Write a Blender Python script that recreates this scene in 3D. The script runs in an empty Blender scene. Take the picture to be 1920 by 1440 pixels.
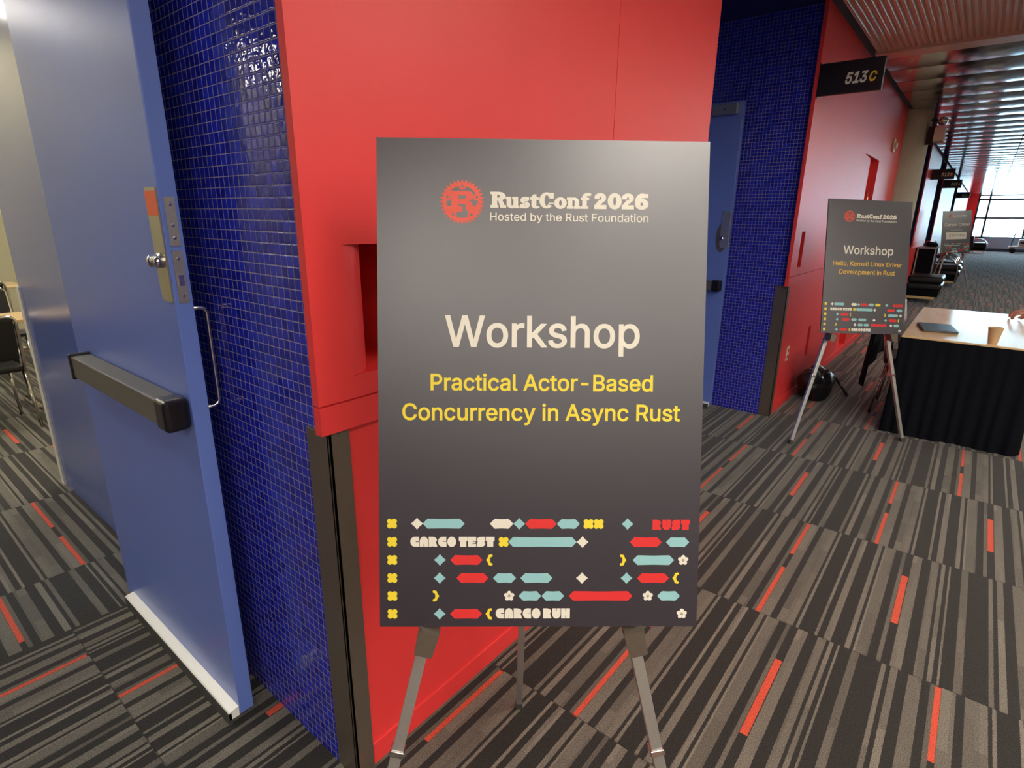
import bpy, bmesh, math, random
from mathutils import Vector, Matrix
from mathutils.geometry import delaunay_2d_cdt
random.seed(7)
PI = math.pi
S = bpy.context.scene
COL = S.collection
D2R = math.radians

# ------------------------------------------------------------------ camera
H = 1.54
YAW, PIT, ROL = D2R(38.895), D2R(16.489), D2R(0.6057)
fwd = Vector((math.cos(PIT)*math.cos(YAW), math.cos(PIT)*math.sin(YAW), -math.sin(PIT)))
rgt = Vector((math.sin(YAW), -math.cos(YAW), 0))
up_ = rgt.cross(fwd)
r2 = math.cos(ROL)*rgt + math.sin(ROL)*up_
u2 = -math.sin(ROL)*rgt + math.cos(ROL)*up_
cam_d = bpy.data.cameras.new('camera')
cam = bpy.data.objects.new('camera', cam_d)
COL.objects.link(cam)
cam.matrix_world = Matrix(((r2.x, u2.x, -fwd.x, 0), (r2.y, u2.y, -fwd.y, 0), (r2.z, u2.z, -fwd.z, H), (0, 0, 0, 1)))
cam_d.sensor_fit = 'HORIZONTAL'
cam_d.sensor_width = 36.0
cam_d.lens = 1058.33/1920*36.0
cam_d.clip_start = 0.02
cam_d.clip_end = 300
S.camera = cam

# ------------------------------------------------------------------ world + exposure
w = bpy.data.worlds.new('sky')
S.world = w
w.use_nodes = True
bg = w.node_tree.nodes['Background']
bg.inputs['Color'].default_value = (0.52, 0.82, 1.0, 1)
bg.inputs['Strength'].default_value = 15.0
S.view_settings.view_transform = 'Standard'
S.view_settings.look = 'None'
S.view_settings.gamma = 1.0
S.view_settings.exposure = 0.22
S.view_settings.use_curve_mapping = False
LAMP = 34.0          # radiance of the corridor ceiling lights
LAMP_COL = (1.0, 0.935, 0.83)

# ------------------------------------------------------------------ materials
def lin(r, g, b):
    f = lambda c: (c/255/12.92) if c/255 <= 0.04045 else ((c/255+0.055)/1.055)**2.4
    return (f(r), f(g), f(b), 1)

def nt(name):
    m = bpy.data.materials.new(name)
    m.use_nodes = True
    t = m.node_tree
    return m, t, t.nodes['Principled BSDF']

def N(t, typ, **kw):
    n = t.nodes.new(typ)
    for k, v in kw.items():
        setattr(n, k, v)
    return n

def mat(name, col, rough=0.5, metal=0.0, spec=0.5, noise=0.0, nscale=40, bump=0.0, bscale=200, coat=0.0):
    m, t, b = nt(name)
    if len(col) == 3: col = (*col, 1)
    b.inputs['Base Color'].default_value = col
    b.inputs['Roughness'].default_value = rough
    b.inputs['Metallic'].default_value = metal
    b.inputs['Specular IOR Level'].default_value = spec
    b.inputs['Coat Weight'].default_value = coat
    geo = N(t, 'ShaderNodeTexCoord')
    if noise > 0:
        n = N(t, 'ShaderNodeTexNoise'); n.inputs['Scale'].default_value = nscale; n.inputs['Detail'].default_value = 4
        t.links.new(geo.outputs['Object'], n.inputs['Vector'])
        mx = N(t, 'ShaderNodeMix', data_type='RGBA', blend_type='MULTIPLY')
        mr = N(t, 'ShaderNodeMapRange'); mr.inputs['To Min'].default_value = 1-noise; mr.inputs['To Max'].default_value = 1+noise
        t.links.new(n.outputs['Fac'], mr.inputs['Value'])
        mx.inputs['Factor'].default_value = 1
        mx.inputs['A'].default_value = col
        t.links.new(mr.outputs['Result'], mx.inputs['B'])
        t.links.new(mx.outputs['Result'], b.inputs['Base Color'])
    if bump > 0:
        n2 = N(t, 'ShaderNodeTexNoise'); n2.inputs['Scale'].default_value = bscale; n2.inputs['Detail'].default_value = 3
        t.links.new(geo.outputs['Object'], n2.inputs['Vector'])
        bp = N(t, 'ShaderNodeBump'); bp.inputs['Strength'].default_value = bump; bp.inputs['Distance'].default_value = 0.001
        t.links.new(n2.outputs['Fac'], bp.inputs['Height'])
        t.links.new(bp.outputs['Normal'], b.inputs['Normal'])
    return m

def emit(name, col, s):
    m = bpy.data.materials.new(name); m.use_nodes = True
    t = m.node_tree
    t.nodes.remove(t.nodes['Principled BSDF'])
    e = N(t, 'ShaderNodeEmission'); e.inputs['Color'].default_value = (*col, 1); e.inputs['Strength'].default_value = s
    t.links.new(e.outputs[0], t.nodes['Material Output'].inputs[0])
    return m

def math_(t, op, a=None, b=None, c=None):
    n = N(t, 'ShaderNodeMath', operation=op)
    for i, v in enumerate((a, b, c)):
        if v is None: continue
        if isinstance(v, (int, float)): n.inputs[i].default_value = v
        else: t.links.new(v, n.inputs[i])
    return n.outputs[0]

def carpet_material():
    m, t, b = nt('striped carpet')
    geo = N(t, 'ShaderNodeNewGeometry')
    sep = N(t, 'ShaderNodeSeparateXYZ'); t.links.new(geo.outputs['Position'], sep.inputs[0])
    X, Y = sep.outputs['X'], sep.outputs['Y']
    PCH = 0.905
    room = math_(t, 'GREATER_THAN', Y, 2.453)
    corr = math_(t, 'SUBTRACT', 1.0, room)
    # along = along the stripes, across = across them; the room's tiles are turned a quarter
    along = math_(t, 'ADD', math_(t, 'MULTIPLY', X, corr), math_(t, 'MULTIPLY', math_(t, 'SUBTRACT', 2.91+2.16, Y), room))
    across = math_(t, 'ADD', math_(t, 'MULTIPLY', Y, corr), math_(t, 'MULTIPLY', math_(t, 'ADD', X, 0.225), room))
    a0 = math_(t, 'DIVIDE', math_(t, 'SUBTRACT', along, 2.16), PCH)
    row = math_(t, 'FLOOR', a0)
    la = math_(t, 'MULTIPLY', math_(t, 'FRACT', a0), PCH)          # 0..0.905 along the tile
    v = math_(t, 'ADD', across, math_(t, 'MULTIPLY', row, 0.3017))
    # position across the tile, measured downward from 0.62
    q0 = math_(t, 'DIVIDE', math_(t, 'SUBTRACT', 0.62, v), PCH)
    col_i = math_(t, 'FLOOR', q0)
    q = math_(t, 'FRACT', q0)
    # a slight wobble of the yarn edges
    wn = N(t, 'ShaderNodeTexNoise'); wn.inputs['Scale'].default_value = 190; wn.inputs['Detail'].default_value = 1
    t.links.new(geo.outputs['Position'], wn.inputs['Vector'])
    q = math_(t, 'ADD', q, math_(t, 'MULTIPLY', math_(t, 'SUBTRACT', wn.outputs['Fac'], 0.5), 0.0045))
    DK, LT, MD = 0.0, 1.0, 0.72
    bands = [(.607, .593, .8), (.578, .558, .85), (.525, .487, .62), (.463, .447, .5), (.430, .393, .8),
             (.366, .330, .68), (.327, .307, .8), (.296, .287, .95), (.230, .220, .95), (.198, .173, .9),
             (.127, .110, .85), (.097, .092, 1.0), (.092, .052, .62), (.024, .009, .6), (-.018, -.054, .9),
             (-.090, -.117, .7), (-.127, -.141, .85), (-.155, -.163, .9), (-.202, -.226, .6)]
    def ramp(bs):
        r = N(t, 'ShaderNodeValToRGB'); r.color_ramp.interpolation = 'CONSTANT'
        els = r.color_ramp.elements
        while len(els) > 1: els.remove(els[-1])
        els[0].position = 0; els[0].color = (0, 0, 0, 1)
        last = 0
        for y1, y0, val in bs:
            p1 = (0.62-y1)/PCH; p0 = (0.62-y0)/PCH
            if p1-last < 0.0015 and len(els) > 1:
                els[-1].color = (val, val, val, 1)
            else:
                e = els.new(p1); e.color = (val, val, val, 1)
            e = els.new(p0); e.color = (0, 0, 0, 1)
            last = p0
        t.links.new(q, r.inputs['Fac'])
        return r.outputs['Color']
    val = math_(t, 'MAXIMUM', ramp(bands[:10]), ramp(bands[10:]))
    # stripes change tone in stretches along the tile
    vor = N(t, 'ShaderNodeTexWhiteNoise', noise_dimensions='3D')
    cmb = N(t, 'ShaderNodeCombineXYZ')
    seg = math_(t, 'FLOOR', math_(t, 'MULTIPLY', math_(t, 'ADD', la, math_(t, 'MULTIPLY', math_(t, 'FLOOR', math_(t, 'MULTIPLY', q, 29)), 0.137)), 4.2))
    t.links.new(seg, cmb.inputs[0]); t.links.new(math_(t, 'FLOOR', math_(t, 'MULTIPLY', q, 29)), cmb.inputs[1]); cmb.inputs[2].default_value = 3.1
    t.links.new(cmb.outputs[0], vor.inputs['Vector'])
    val = math_(t, 'MULTIPLY', val, math_(t, 'ADD', 0.68, math_(t, 'MULTIPLY', vor.outputs['Value'], 0.42)))
    def between(x, lo, hi):
        return math_(t, 'MULTIPLY', math_(t, 'GREATER_THAN', x, lo), math_(t, 'LESS_THAN', x, hi))
    o1 = math_(t, 'MULTIPLY', between(q, (0.62-.447)/PCH, (0.62-.430)/PCH), math_(t, 'MAXIMUM', between(la, 0.0, 0.40), between(la, 0.54, 0.90)))
    o2 = math_(t, 'MULTIPLY', between(q, (0.62-.007)/PCH, (0.62+.017)/PCH), between(la, 0.28, 0.68))
    org = math_(t, 'MAXIMUM', o1, o2)
    # loops
    fine = N(t, 'ShaderNodeTexNoise'); fine.inputs['Scale'].default_value = 330; fine.inputs['Detail'].default_value = 2
    t.links.new(geo.outputs['Position'], fine.inputs['Vector'])
    spk = N(t, 'ShaderNodeMapRange'); spk.inputs['From Min'].default_value = 0.3; spk.inputs['From Max'].default_value = 0.7
    spk.inputs['To Min'].default_value = 0.45; spk.inputs['To Max'].default_value = 1.5
    t.links.new(fine.outputs['Fac'], spk.inputs['Value'])
    m1 = N(t, 'ShaderNodeMix', data_type='RGBA'); m1.inputs['A'].default_value = (0.030, 0.028, 0.025, 1); m1.inputs['B'].default_value = (0.20, 0.18, 0.145, 1)
    t.links.new(val, m1.inputs['Factor'])
    m2 = N(t, 'ShaderNodeMix', data_type='RGBA'); m2.inputs['B'].default_value = (0.60, 0.085, 0.045, 1)
    t.links.new(org, m2.inputs['Factor']); t.links.new(m1.outputs['Result'], m2.inputs['A'])
    m3 = N(t, 'ShaderNodeMix', data_type='RGBA', blend_type='MULTIPLY'); m3.inputs['Factor'].default_value = 1
    t.links.new(m2.outputs['Result'], m3.inputs['A']); t.links.new(spk.outputs['Result'], m3.inputs['B'])
    # seams between tiles
    seam = math_(t, 'LESS_THAN', la, 0.004)
    m4 = N(t, 'ShaderNodeMix', data_type='RGBA'); m4.inputs['B'].default_value = (0.018, 0.017, 0.016, 1)
    t.links.new(math_(t, 'MULTIPLY', seam, 0.6), m4.inputs['Factor']); t.links.new(m3.outputs['Result'], m4.inputs['A'])
    t.links.new(m4.outputs['Result'], b.inputs['Base Color'])
    b.inputs['Roughness'].default_value = 0.9
    b.inputs['Specular IOR Level'].default_value = 0.15
    b.inputs['Sheen Weight'].default_value = 0.28
    b.inputs['Sheen Roughness'].default_value = 0.35
    bp = N(t, 'ShaderNodeBump'); bp.inputs['Strength'].default_value = 0.5; bp.inputs['Distance'].default_value = 0.003
    t.links.new(fine.outputs['Fac'], bp.inputs['Height']); t.links.new(bp.outputs['Normal'], b.inputs['Normal'])
    return m

def tile_material():
    m, t, b = nt('blue glazed mosaic tile')
    geo = N(t, 'ShaderNodeNewGeometry')
    sep = N(t, 'ShaderNodeSeparateXYZ'); t.links.new(geo.outputs['Position'], sep.inputs[0])
    Y, Z = sep.outputs['Y'], sep.outputs['Z']
    PY, PZ = 0.0247, 0.0247
    fy0 = math_(t, 'DIVIDE', math_(t, 'SUBTRACT', Y, 1.373), PY); fz0 = math_(t, 'DIVIDE', math_(t, 'SUBTRACT', Z, 1.626), PZ)
    iy, iz = math_(t, 'FLOOR', fy0), math_(t, 'FLOOR', fz0)
    # each sheet of tiles is a little off: shift the vertical joints a hair per course
    rs = N(t, 'ShaderNodeTexWhiteNoise', noise_dimensions='1D'); t.links.new(iz, rs.inputs['W'])
    fy0 = math_(t, 'ADD', fy0, math_(t, 'MULTIPLY', math_(t, 'SUBTRACT', rs.outputs['Value'], 0.5), 0.14))
    iy = math_(t, 'FLOOR', fy0)
    fy, fz = math_(t, 'FRACT', fy0), math_(t, 'FRACT', fz0)
    ey = math_(t, 'SUBTRACT', 0.5, math_(t, 'ABSOLUTE', math_(t, 'SUBTRACT', fy, 0.5)))
    ez = math_(t, 'SUBTRACT', 0.5, math_(t, 'ABSOLUTE', math_(t, 'SUBTRACT', fz, 0.5)))
    e = math_(t, 'MINIMUM', ey, ez)
    grout = math_(t, 'LESS_THAN', e, 0.036)
    wn = N(t, 'ShaderNodeTexWhiteNoise', noise_dimensions='3D')
    cmb = N(t, 'ShaderNodeCombineXYZ'); t.links.new(iy, cmb.inputs[0]); t.links.new(iz, cmb.inputs[1])
    t.links.new(cmb.outputs[0], wn.inputs['Vector'])
    sc = N(t, 'ShaderNodeSeparateColor'); t.links.new(wn.outputs['Color'], sc.inputs[0])
    mx = N(t, 'ShaderNodeMix', data_type='RGBA'); mx.inputs['A'].default_value = (0.010, 0.013, 0.26, 1); mx.inputs['B'].default_value = (0.020, 0.032, 0.50, 1)
    t.links.new(sc.outputs[0], mx.inputs['Factor'])
    mg = N(t, 'ShaderNodeMix', data_type='RGBA'); mg.inputs['B'].default_value = (0.33, 0.30, 0.36, 1)
    t.links.new(mx.outputs['Result'], mg.inputs['A']); t.links.new(grout, mg.inputs['Factor'])
    t.links.new(mg.outputs['Result'], b.inputs['Base Color'])
    b.inputs['Specular IOR Level'].default_value = 0.5
    rr = N(t, 'ShaderNodeMapRange'); rr.inputs['To Min'].default_value = 0.07; rr.inputs['To Max'].default_value = 0.75
    t.links.new(grout, rr.inputs['Value']); t.links.new(rr.outputs['Result'], b.inputs['Roughness'])
    # pillow edge + each tile tilted a little + glaze ripple
    pil = math_(t, 'SMOOTH_MIN', e, 0.10, 0.08)
    tl = math_(t, 'ADD', math_(t, 'MULTIPLY', math_(t, 'SUBTRACT', sc.outputs[1], 0.5), fy), math_(t, 'MULTIPLY', math_(t, 'SUBTRACT', sc.outputs[2], 0.5), fz))
    nz = N(t, 'ShaderNodeTexNoise'); nz.inputs['Scale'].default_value = 60; nz.inputs['Detail'].default_value = 1
    t.links.new(geo.outputs['Position'], nz.inputs['Vector'])
    hgt = math_(t, 'ADD', math_(t, 'ADD', math_(t, 'MULTIPLY', pil, 0.9), math_(t, 'MULTIPLY', tl, 0.09)), math_(t, 'MULTIPLY', nz.outputs['Fac'], 0.10))
    bp = N(t, 'ShaderNodeBump'); bp.inputs['Strength'].default_value = 0.8; bp.inputs['Distance'].default_value = 0.012
    t.links.new(hgt, bp.inputs['Height']); t.links.new(bp.outputs['Normal'], b.inputs['Normal'])
    return m

def wood_material():
    m, t, b = nt('maple laminate')
    tc = N(t, 'ShaderNodeTexCoord')
    mp = N(t, 'ShaderNodeMapping'); mp.inputs['Scale'].default_value = (1.2, 14, 14)
    t.links.new(tc.outputs['Object'], mp.inputs[0])
    n = N(t, 'ShaderNodeTexNoise'); n.inputs['Scale'].default_value = 3; n.inputs['Detail'].default_value = 5
    t.links.new(mp.outputs[0], n.inputs['Vector'])
    mx = N(t, 'ShaderNodeMix', data_type='RGBA'); mx.inputs['A'].default_value = (0.64, 0.42, 0.19, 1); mx.inputs['B'].default_value = (0.78, 0.55, 0.28, 1)
    t.links.new(n.outputs['Fac'], mx.inputs['Factor']); t.links.new(mx.outputs['Result'], b.inputs['Base Color'])
    b.inputs['Roughness'].default_value = 0.15
    return m

M = {}
M['carpet'] = carpet_material()
M['tile'] = tile_material()
M['wood'] = wood_material()
M['red'] = mat('red enamel', (0.80, 0.044, 0.044), rough=0.45, spec=0.5, noise=0.04, nscale=3, bump=0.05, bscale=500)
M['red_in'] = mat('red enamel inside', (0.80, 0.044, 0.044), rough=0.5)
M['door'] = mat('blue door enamel', (0.13, 0.20, 0.55), rough=0.30, spec=0.45, noise=0.05, nscale=5, bump=0.12, bscale=350)
M['blue_dark'] = mat('dark blue soffit', (0.015, 0.018, 0.10), rough=0.6)  # soffit colour; on the far alcove walls it paints the shade
M['steel'] = mat('brushed stainless', (0.19, 0.155, 0.12), rough=0.36, metal=0.6, noise=0.08, nscale=60)
M['lock'] = mat('satin lock plate', (0.52, 0.49, 0.38), rough=0.30, metal=0.8)
M['vest'] = mat('lacquered blue panel', (0.11, 0.16, 0.42), rough=0.16, spec=1.0)
M['chrome'] = mat('chrome', (0.75, 0.73, 0.70), rough=0.12, metal=1.0)
M['alu'] = mat('anodised aluminium', (0.62, 0.60, 0.56), rough=0.38, metal=0.85, noise=0.06, nscale=90)
M['alu_dull'] = mat('worn aluminium', (0.42, 0.40, 0.37), rough=0.40, metal=0.85, noise=0.15, nscale=120)
M['sweep'] = mat('mill aluminium sweep', (0.92, 0.92, 0.84), rough=0.35, metal=0.15)
M['bar'] = mat('bronze push bar', (0.16, 0.15, 0.122), rough=0.32, metal=0.35)
M['black_gloss'] = mat('black gloss plastic', (0.010, 0.009, 0.011), rough=0.18)
M['black'] = mat('black plastic', (0.012, 0.012, 0.014), rough=0.5)
M['rubber'] = mat('dark grey rubber', (0.05, 0.05, 0.046), rough=0.8)
M['cloth'] = mat('black polyester cloth', (0.004, 0.005, 0.008), rough=0.85, spec=0.12, noise=0.2, nscale=30, bump=0.2, bscale=120)
M['leather'] = mat('black vinyl', (0.012, 0.012, 0.015), rough=0.35, bump=0.15, bscale=90)
M['beige'] = mat('warm beige paint', (0.58, 0.54, 0.36), rough=0.8, noise=0.04, nscale=4)
M['white_wall'] = mat('off white paint', (0.62, 0.60, 0.54), rough=0.8)
M['taupe'] = mat('dark taupe paint', (0.13, 0.115, 0.10), rough=0.8)
M['concrete'] = mat('cast concrete', (0.42, 0.38, 0.29), rough=0.75, noise=0.12, nscale=6, bump=0.2, bscale=60)
M['ceil_near'] = mat('ribbed metal ceiling', (0.70, 0.60, 0.54), rough=0.42, metal=0.85)
M['ceil_far'] = mat('mirror metal ceiling', (0.62, 0.61, 0.63), rough=0.13, metal=1.0, bump=0.05, bscale=4)
M['ceil_dark'] = mat('dark reveal', (0.02, 0.015, 0.015), rough=0.7)
M['print_dark'] = mat('dark plum print', (0.0100, 0.0040, 0.0155), rough=0.39, spec=0.8)
M['print_dark'].node_tree.nodes['Principled BSDF'].inputs['IOR'].default_value = 1.75
M['foam'] = mat('grey foam board core', (0.10, 0.085, 0.095), rough=0.8)
M['cream'] = mat('cream print', (0.82, 0.78, 0.66), rough=0.46, spec=0.5)
M['yellow'] = mat('yellow print', (0.88, 0.70, 0.04), rough=0.46, spec=0.5)
M['gold'] = mat('gold print', (0.85, 0.52, 0.05), rough=0.5)
M['sky'] = mat('pale blue print', (0.30, 0.58, 0.60), rough=0.46)
M['scarlet'] = mat('red print', (0.75, 0.03, 0.03), rough=0.46)
M['coral'] = mat('coral print', (0.80, 0.10, 0.06), rough=0.46)
M['grey_print'] = mat('grey print', (0.12, 0.12, 0.14), rough=0.5)
M['orange'] = mat('orange sticker', (0.85, 0.13, 0.04), rough=0.4, noise=0.12, nscale=120)
M['paper'] = mat('kraft paper', (0.62, 0.42, 0.22), rough=0.7, noise=0.06, nscale=60)
M['laptop'] = mat('dark grey aluminium', (0.05, 0.055, 0.06), rough=0.35, metal=0.6)
M['skin'] = mat('skin', (0.46, 0.20, 0.14), rough=0.5, noise=0.08, nscale=60)
M['hair'] = mat('dark hair', (0.02, 0.014, 0.01), rough=0.6, noise=0.3, nscale=150)
M['plum'] = mat('plum knit', (0.055, 0.025, 0.06), rough=0.9, bump=0.4, bscale=300)
M['navy'] = mat('dark denim', (0.02, 0.025, 0.045), rough=0.9)
M['grey_shell'] = mat('pale grey plastic', (0.50, 0.45, 0.46), rough=0.4)
M['frame'] = mat('window frame', (0.05, 0.08, 0.11), rough=0.5)
M['sill'] = mat('pale blue panel', (0.40, 0.52, 0.62), rough=0.6)
M['sign_black'] = mat('black sign panel', (0.012, 0.010, 0.014), rough=0.35)
M['white_plastic'] = mat('white plastic', (0.75, 0.72, 0.62), rough=0.35)
M['brass'] = mat('warm plastic housing', (0.70, 0.45, 0.25), rough=0.3)
M['lamp'] = emit('lamp diffuser', LAMP_COL, LAMP)
M['lamp_small'] = emit('alcove lamp diffuser', LAMP_COL, LAMP*1.0)
M['lamp_room'] = emit('room lamp diffuser', (1.0, 0.93, 0.80), 22.0)
gm, gt, gb = nt('window glass')
gt.nodes.remove(gb)
tr = N(gt, 'ShaderNodeBsdfTransparent'); gl = N(gt, 'ShaderNodeBsdfGlossy'); gl.inputs['Roughness'].default_value = 0.02
ms = N(gt, 'ShaderNodeMixShader'); ms.inputs[0].default_value = 0.06
gt.links.new(tr.outputs[0], ms.inputs[1]); gt.links.new(gl.outputs[0], ms.inputs[2]); gt.links.new(ms.outputs[0], gt.nodes['Material Output'].inputs[0])
M['glass'] = gm

# ------------------------------------------------------------------ mesh helpers
def tag(o, label, cat=None, group=None, kind=None):
    o['label'] = label
    if cat: o['category'] = cat
    if group: o['group'] = group
    if kind: o['kind'] = kind
    return o

def obj(name, bm, m, parent=None, loc=None, smooth=False):
    me = bpy.data.meshes.new(name)
    bmesh.ops.recalc_face_normals(bm, faces=bm.faces)
    bm.to_mesh(me); bm.free()
    o = bpy.data.objects.new(name, me)
    COL.objects.link(o)
    for x in (m if isinstance(m, (list, tuple)) else [m]):
        me.materials.append(M[x])
    if smooth:
        for p in me.polygons: p.use_smooth = True
    if parent: o.parent = parent
    if loc: o.location = loc
    return o

def bevel(o, wd, seg=2, angle=40):
    b = o.modifiers.new('bevel', 'BEVEL'); b.width = wd; b.segments = seg; b.limit_method = 'ANGLE'; b.angle_limit = D2R(angle)
    return o

def subsurf(o, n=2):
    s = o.modifiers.new('subd', 'SUBSURF'); s.levels = n; s.render_levels = n
    return o

def empty(name, loc=(0, 0, 0), rz=0):
    o = bpy.data.objects.new(name, None)
    COL.objects.link(o); o.location = loc; o.rotation_euler = (0, 0, rz)
    o.empty_display_size = 0.1
    return o

def thing(name, label, cat, loc=(0, 0, 0), rz=0, group=None):
    return tag(empty(name, loc, rz), label, cat, group)

def struct(name, bm, m, label, parent=None, smooth=False):
    return tag(obj(name, bm, m, parent, smooth=smooth), label, kind='structure')

def BM(): return bmesh.new()

def box(bm, x0, x1, y0, y1, z0, z1, mi=0, mtx=None):
    vs = [bm.verts.new((x, y, z)) for x in (x0, x1) for y in (y0, y1) for z in (z0, z1)]
    if mtx is not None:
        for v in vs: v.co = mtx @ v.co
    fs = []
    for f in ((0, 1, 3, 2), (4, 6, 7, 5), (0, 4, 5, 1), (2, 3, 7, 6), (0, 2, 6, 4), (1, 5, 7, 3)):
        fc = bm.faces.new([vs[i] for i in f]); fc.material_index = mi; fs.append(fc)
    return fs

def tube(bm, pts, r, seg=10, cap=True, mi=0, flat=None):
    """round tube through pts; r number or list; flat=(wx, wy) gives a rectangular section instead"""
    pts = [Vector(p) for p in pts]
    n = len(pts)
    rs = r if isinstance(r, (list, tuple)) else [r]*n
    prev = None; rings = []
    for i, p in enumerate(pts):
        if i == 0: d = pts[1]-p
        elif i == n-1: d = p-pts[i-1]
        else: d = (pts[i+1]-p).normalized()+(p-pts[i-1]).normalized()
        d.normalize()
        if prev is None:
            a = Vector((0, 0, 1)) if abs(d.z) < 0.9 else Vector((1, 0, 0))
            x = d.cross(a).normalized()
        else:
            x = (prev-d*prev.dot(d)).normalized()
        y = d.cross(x); prev = x
        if flat:
            hx, hy = flat
            ring = [bm.verts.new(p+x*sx*hx+y*sy*hy) for sx, sy in ((-1, -1), (1, -1), (1, 1), (-1, 1))]
        else:
            ring = [bm.verts.new(p+(x*math.cos(2*PI*k/seg)+y*math.sin(2*PI*k/seg))*rs[i]) for k in range(seg)]
        rings.append(ring)
    for a, b in zip(rings[:-1], rings[1:]):
        k = len(a)
        for j in range(k):
            f = bm.faces.new((a[j], a[(j+1) % k], b[(j+1) % k], b[j])); f.material_index = mi
    if cap:
        for rg in (rings[0], rings[-1]):
            f = bm.faces.new(rg); f.material_index = mi

def beam(bm, p, q, wx, wy, side, mi=0):
    """rectangular bar from p to q, width wx along 'side', depth wy across"""
    p, q, side = Vector(p), Vector(q), Vector(side)
    d = (q-p).normalized(); x = (side-d*side.dot(d)).normalized(); y = d.cross(x)
    vs = [bm.verts.new(c+x*sx*wx/2+y*sy*wy/2) for c in (p, q) for sx, sy in ((-1, -1), (1, -1), (1, 1), (-1, 1))]
    for f in ((0, 1, 2, 3), (7, 6, 5, 4), (0, 4, 5, 1), (1, 5, 6, 2), (2, 6, 7, 3), (3, 7, 4, 0)):
        bm.faces.new([vs[i] for i in f]).material_index = mi

def lathe(bm, prof, seg=24, c=(0, 0, 0), mi=0):
    rings = []
    for r, z in prof:
        rings.append([bm.verts.new((c[0]+r*math.cos(2*PI*k/seg), c[1]+r*math.sin(2*PI*k/seg), c[2]+z)) for k in range(seg)])
    for a, b in zip(rings[:-1], rings[1:]):
        for j in range(seg):
            bm.faces.new((a[j], a[(j+1) % seg], b[(j+1) % seg], b[j])).material_index = mi
    bm.faces.new(rings[0]).material_index = mi
    bm.faces.new(rings[-1]).material_index = mi

def ellipsoid(bm, c, rx, ry, rz, seg=16, mi=0):
    r = bmesh.ops.create_uvsphere(bm, u_segments=seg, v_segments=max(6, seg//2), radius=1, matrix=Matrix.Translation(c) @ Matrix.Diagonal((rx, ry, rz, 1)))
    for v in r['verts']:
        for f in v.link_faces: f.material_index = mi

def quad(bm, pts, mi=0):
    f = bm.faces.new([bm.verts.new(p) for p in pts]); f.material_index = mi
    return f

def copy_tree(o, parent=None):
    c = o.copy(); COL.objects.link(c)
    if parent: c.parent = parent
    for ch in list(o.children): copy_tree(ch, c)
    return c

# ------------------------------------------------------------------ the setting
RY = 1.087            # face of the red corridor wall
bm = BM(); quad(bm, [(-8, -8, 0), (41.2, -8, 0), (41.2, 10.3, 0), (-8, 10.3, 0)])
struct('floor', bm, 'carpet', 'charcoal carpet floor with grey and orange stripes')

def red_wall(x0, x1, openings, name, label, lo=0.027):
    """red wall: a thick upper panel over a recessed dado, with wedge shaped recesses (xa, xb, za, zb, depth)"""
    bm = BM()
    T = 0.024
    def cells(xa, xb, za, zb, yf, yb):
        xs = sorted({xa, xb, *[o[0] for o in openings if xa < o[0] < xb], *[o[1] for o in openings if xa < o[1] < xb]})
        zs = sorted({za, zb, *[o[2] for o in openings if za < o[2] < zb], *[o[3] for o in openings if za < o[3] < zb]})
        for i in range(len(xs)-1):
            for j in range(len(zs)-1):
                cx, cz = (xs[i]+xs[i+1])/2, (zs[j]+zs[j+1])/2
                if any(o[0] < cx < o[1] and o[2] < cz < o[3] for o in openings): continue
                box(bm, xs[i], xs[i+1], yf, yb, zs[j], zs[j+1])
    cells(x0+lo, x1-0.027, 0.0, 1.055, RY+0.016, RY+0.10)
    cells(x0, x1, 1.055, 1.122, RY-0.002, RY+T)       # rail
    cells(x0, x1, 1.1255, 2.95, RY, RY+T)
    cells(x0+0.06, x1-0.06, 1.06, 2.95, RY+T, RY+0.10)
    for xa, xb, za, zb, dep in openings:
        yf = RY if za > 1.05 else RY+0.016
        if dep > 0.15:      # deep niche with a rounded entry on the left
            pr_ = [(xa+0.11*math.sin(D2R(t_)), yf+0.11*(1-math.cos(D2R(t_)))) for t_ in range(0, 91, 5)]+[(xa+0.11, yf+dep), (xb, yf+dep)]
        else:
            pr_ = [(xa+(xb-xa)*k/8, yf+dep*(1-math.sqrt(1-(k/8)**2))) for k in range(9)]
        prev = None
        for cur in pr_:
            if prev:
                quad(bm, [(prev[0], prev[1], za), (cur[0], cur[1], za), (cur[0], cur[1], zb), (prev[0], prev[1], zb)])
                for z in (za+0.0006, zb-0.0006):
                    quad(bm, [(prev[0], yf-0.0, z), (cur[0], yf-0.0, z), (cur[0], cur[1], z), (prev[0], prev[1], z)])
            prev = cur
        quad(bm, [(xb-0.0006, yf, za), (xb-0.0006, yf+dep, za), (xb-0.0006, yf+dep, zb), (xb-0.0006, yf, zb)])
    o = struct(name, bm, 'red', label)
    # seam in the upper panel
    return o

red_wall(0.66, 2.785, [(0.738, 0.99, 1.18, 1.478, 0.50)], 'wall_left', 'red panelled corridor wall behind the near sign')
red_wall(4.65, 12.0, [(4.80, 4.955, 1.185, 1.455, 0.06), (5.66, 5.80, 0.32, 0.60, 0.05), (7.0, 7.90, 0.08, 2.19, 0.10)], 'wall_left', 'red panelled corridor wall beyond the second doorway', 0.058)
red_wall(13.95, 16.9, [], 'wall_left', 'red corridor wall past the concrete column')
red_wall(18.8, 24.9, [], 'wall_left', 'far red corridor wall after the third doorway')
red_wall(26.8, 41.0, [], 'wall_left', 'red corridor wall next to the end window')

def panel_seam(x, z0, z1, parent_name='trim_1'):
    bm = BM(); box(bm, x-0.002, x+0.002, RY-0.0012, RY+0.004, z0, z1)
    return struct(parent_name, bm, 'red_in', 'thin vertical joint in the red wall panel')
panel_seam(1.905, 1.1255, 2.95)
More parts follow.
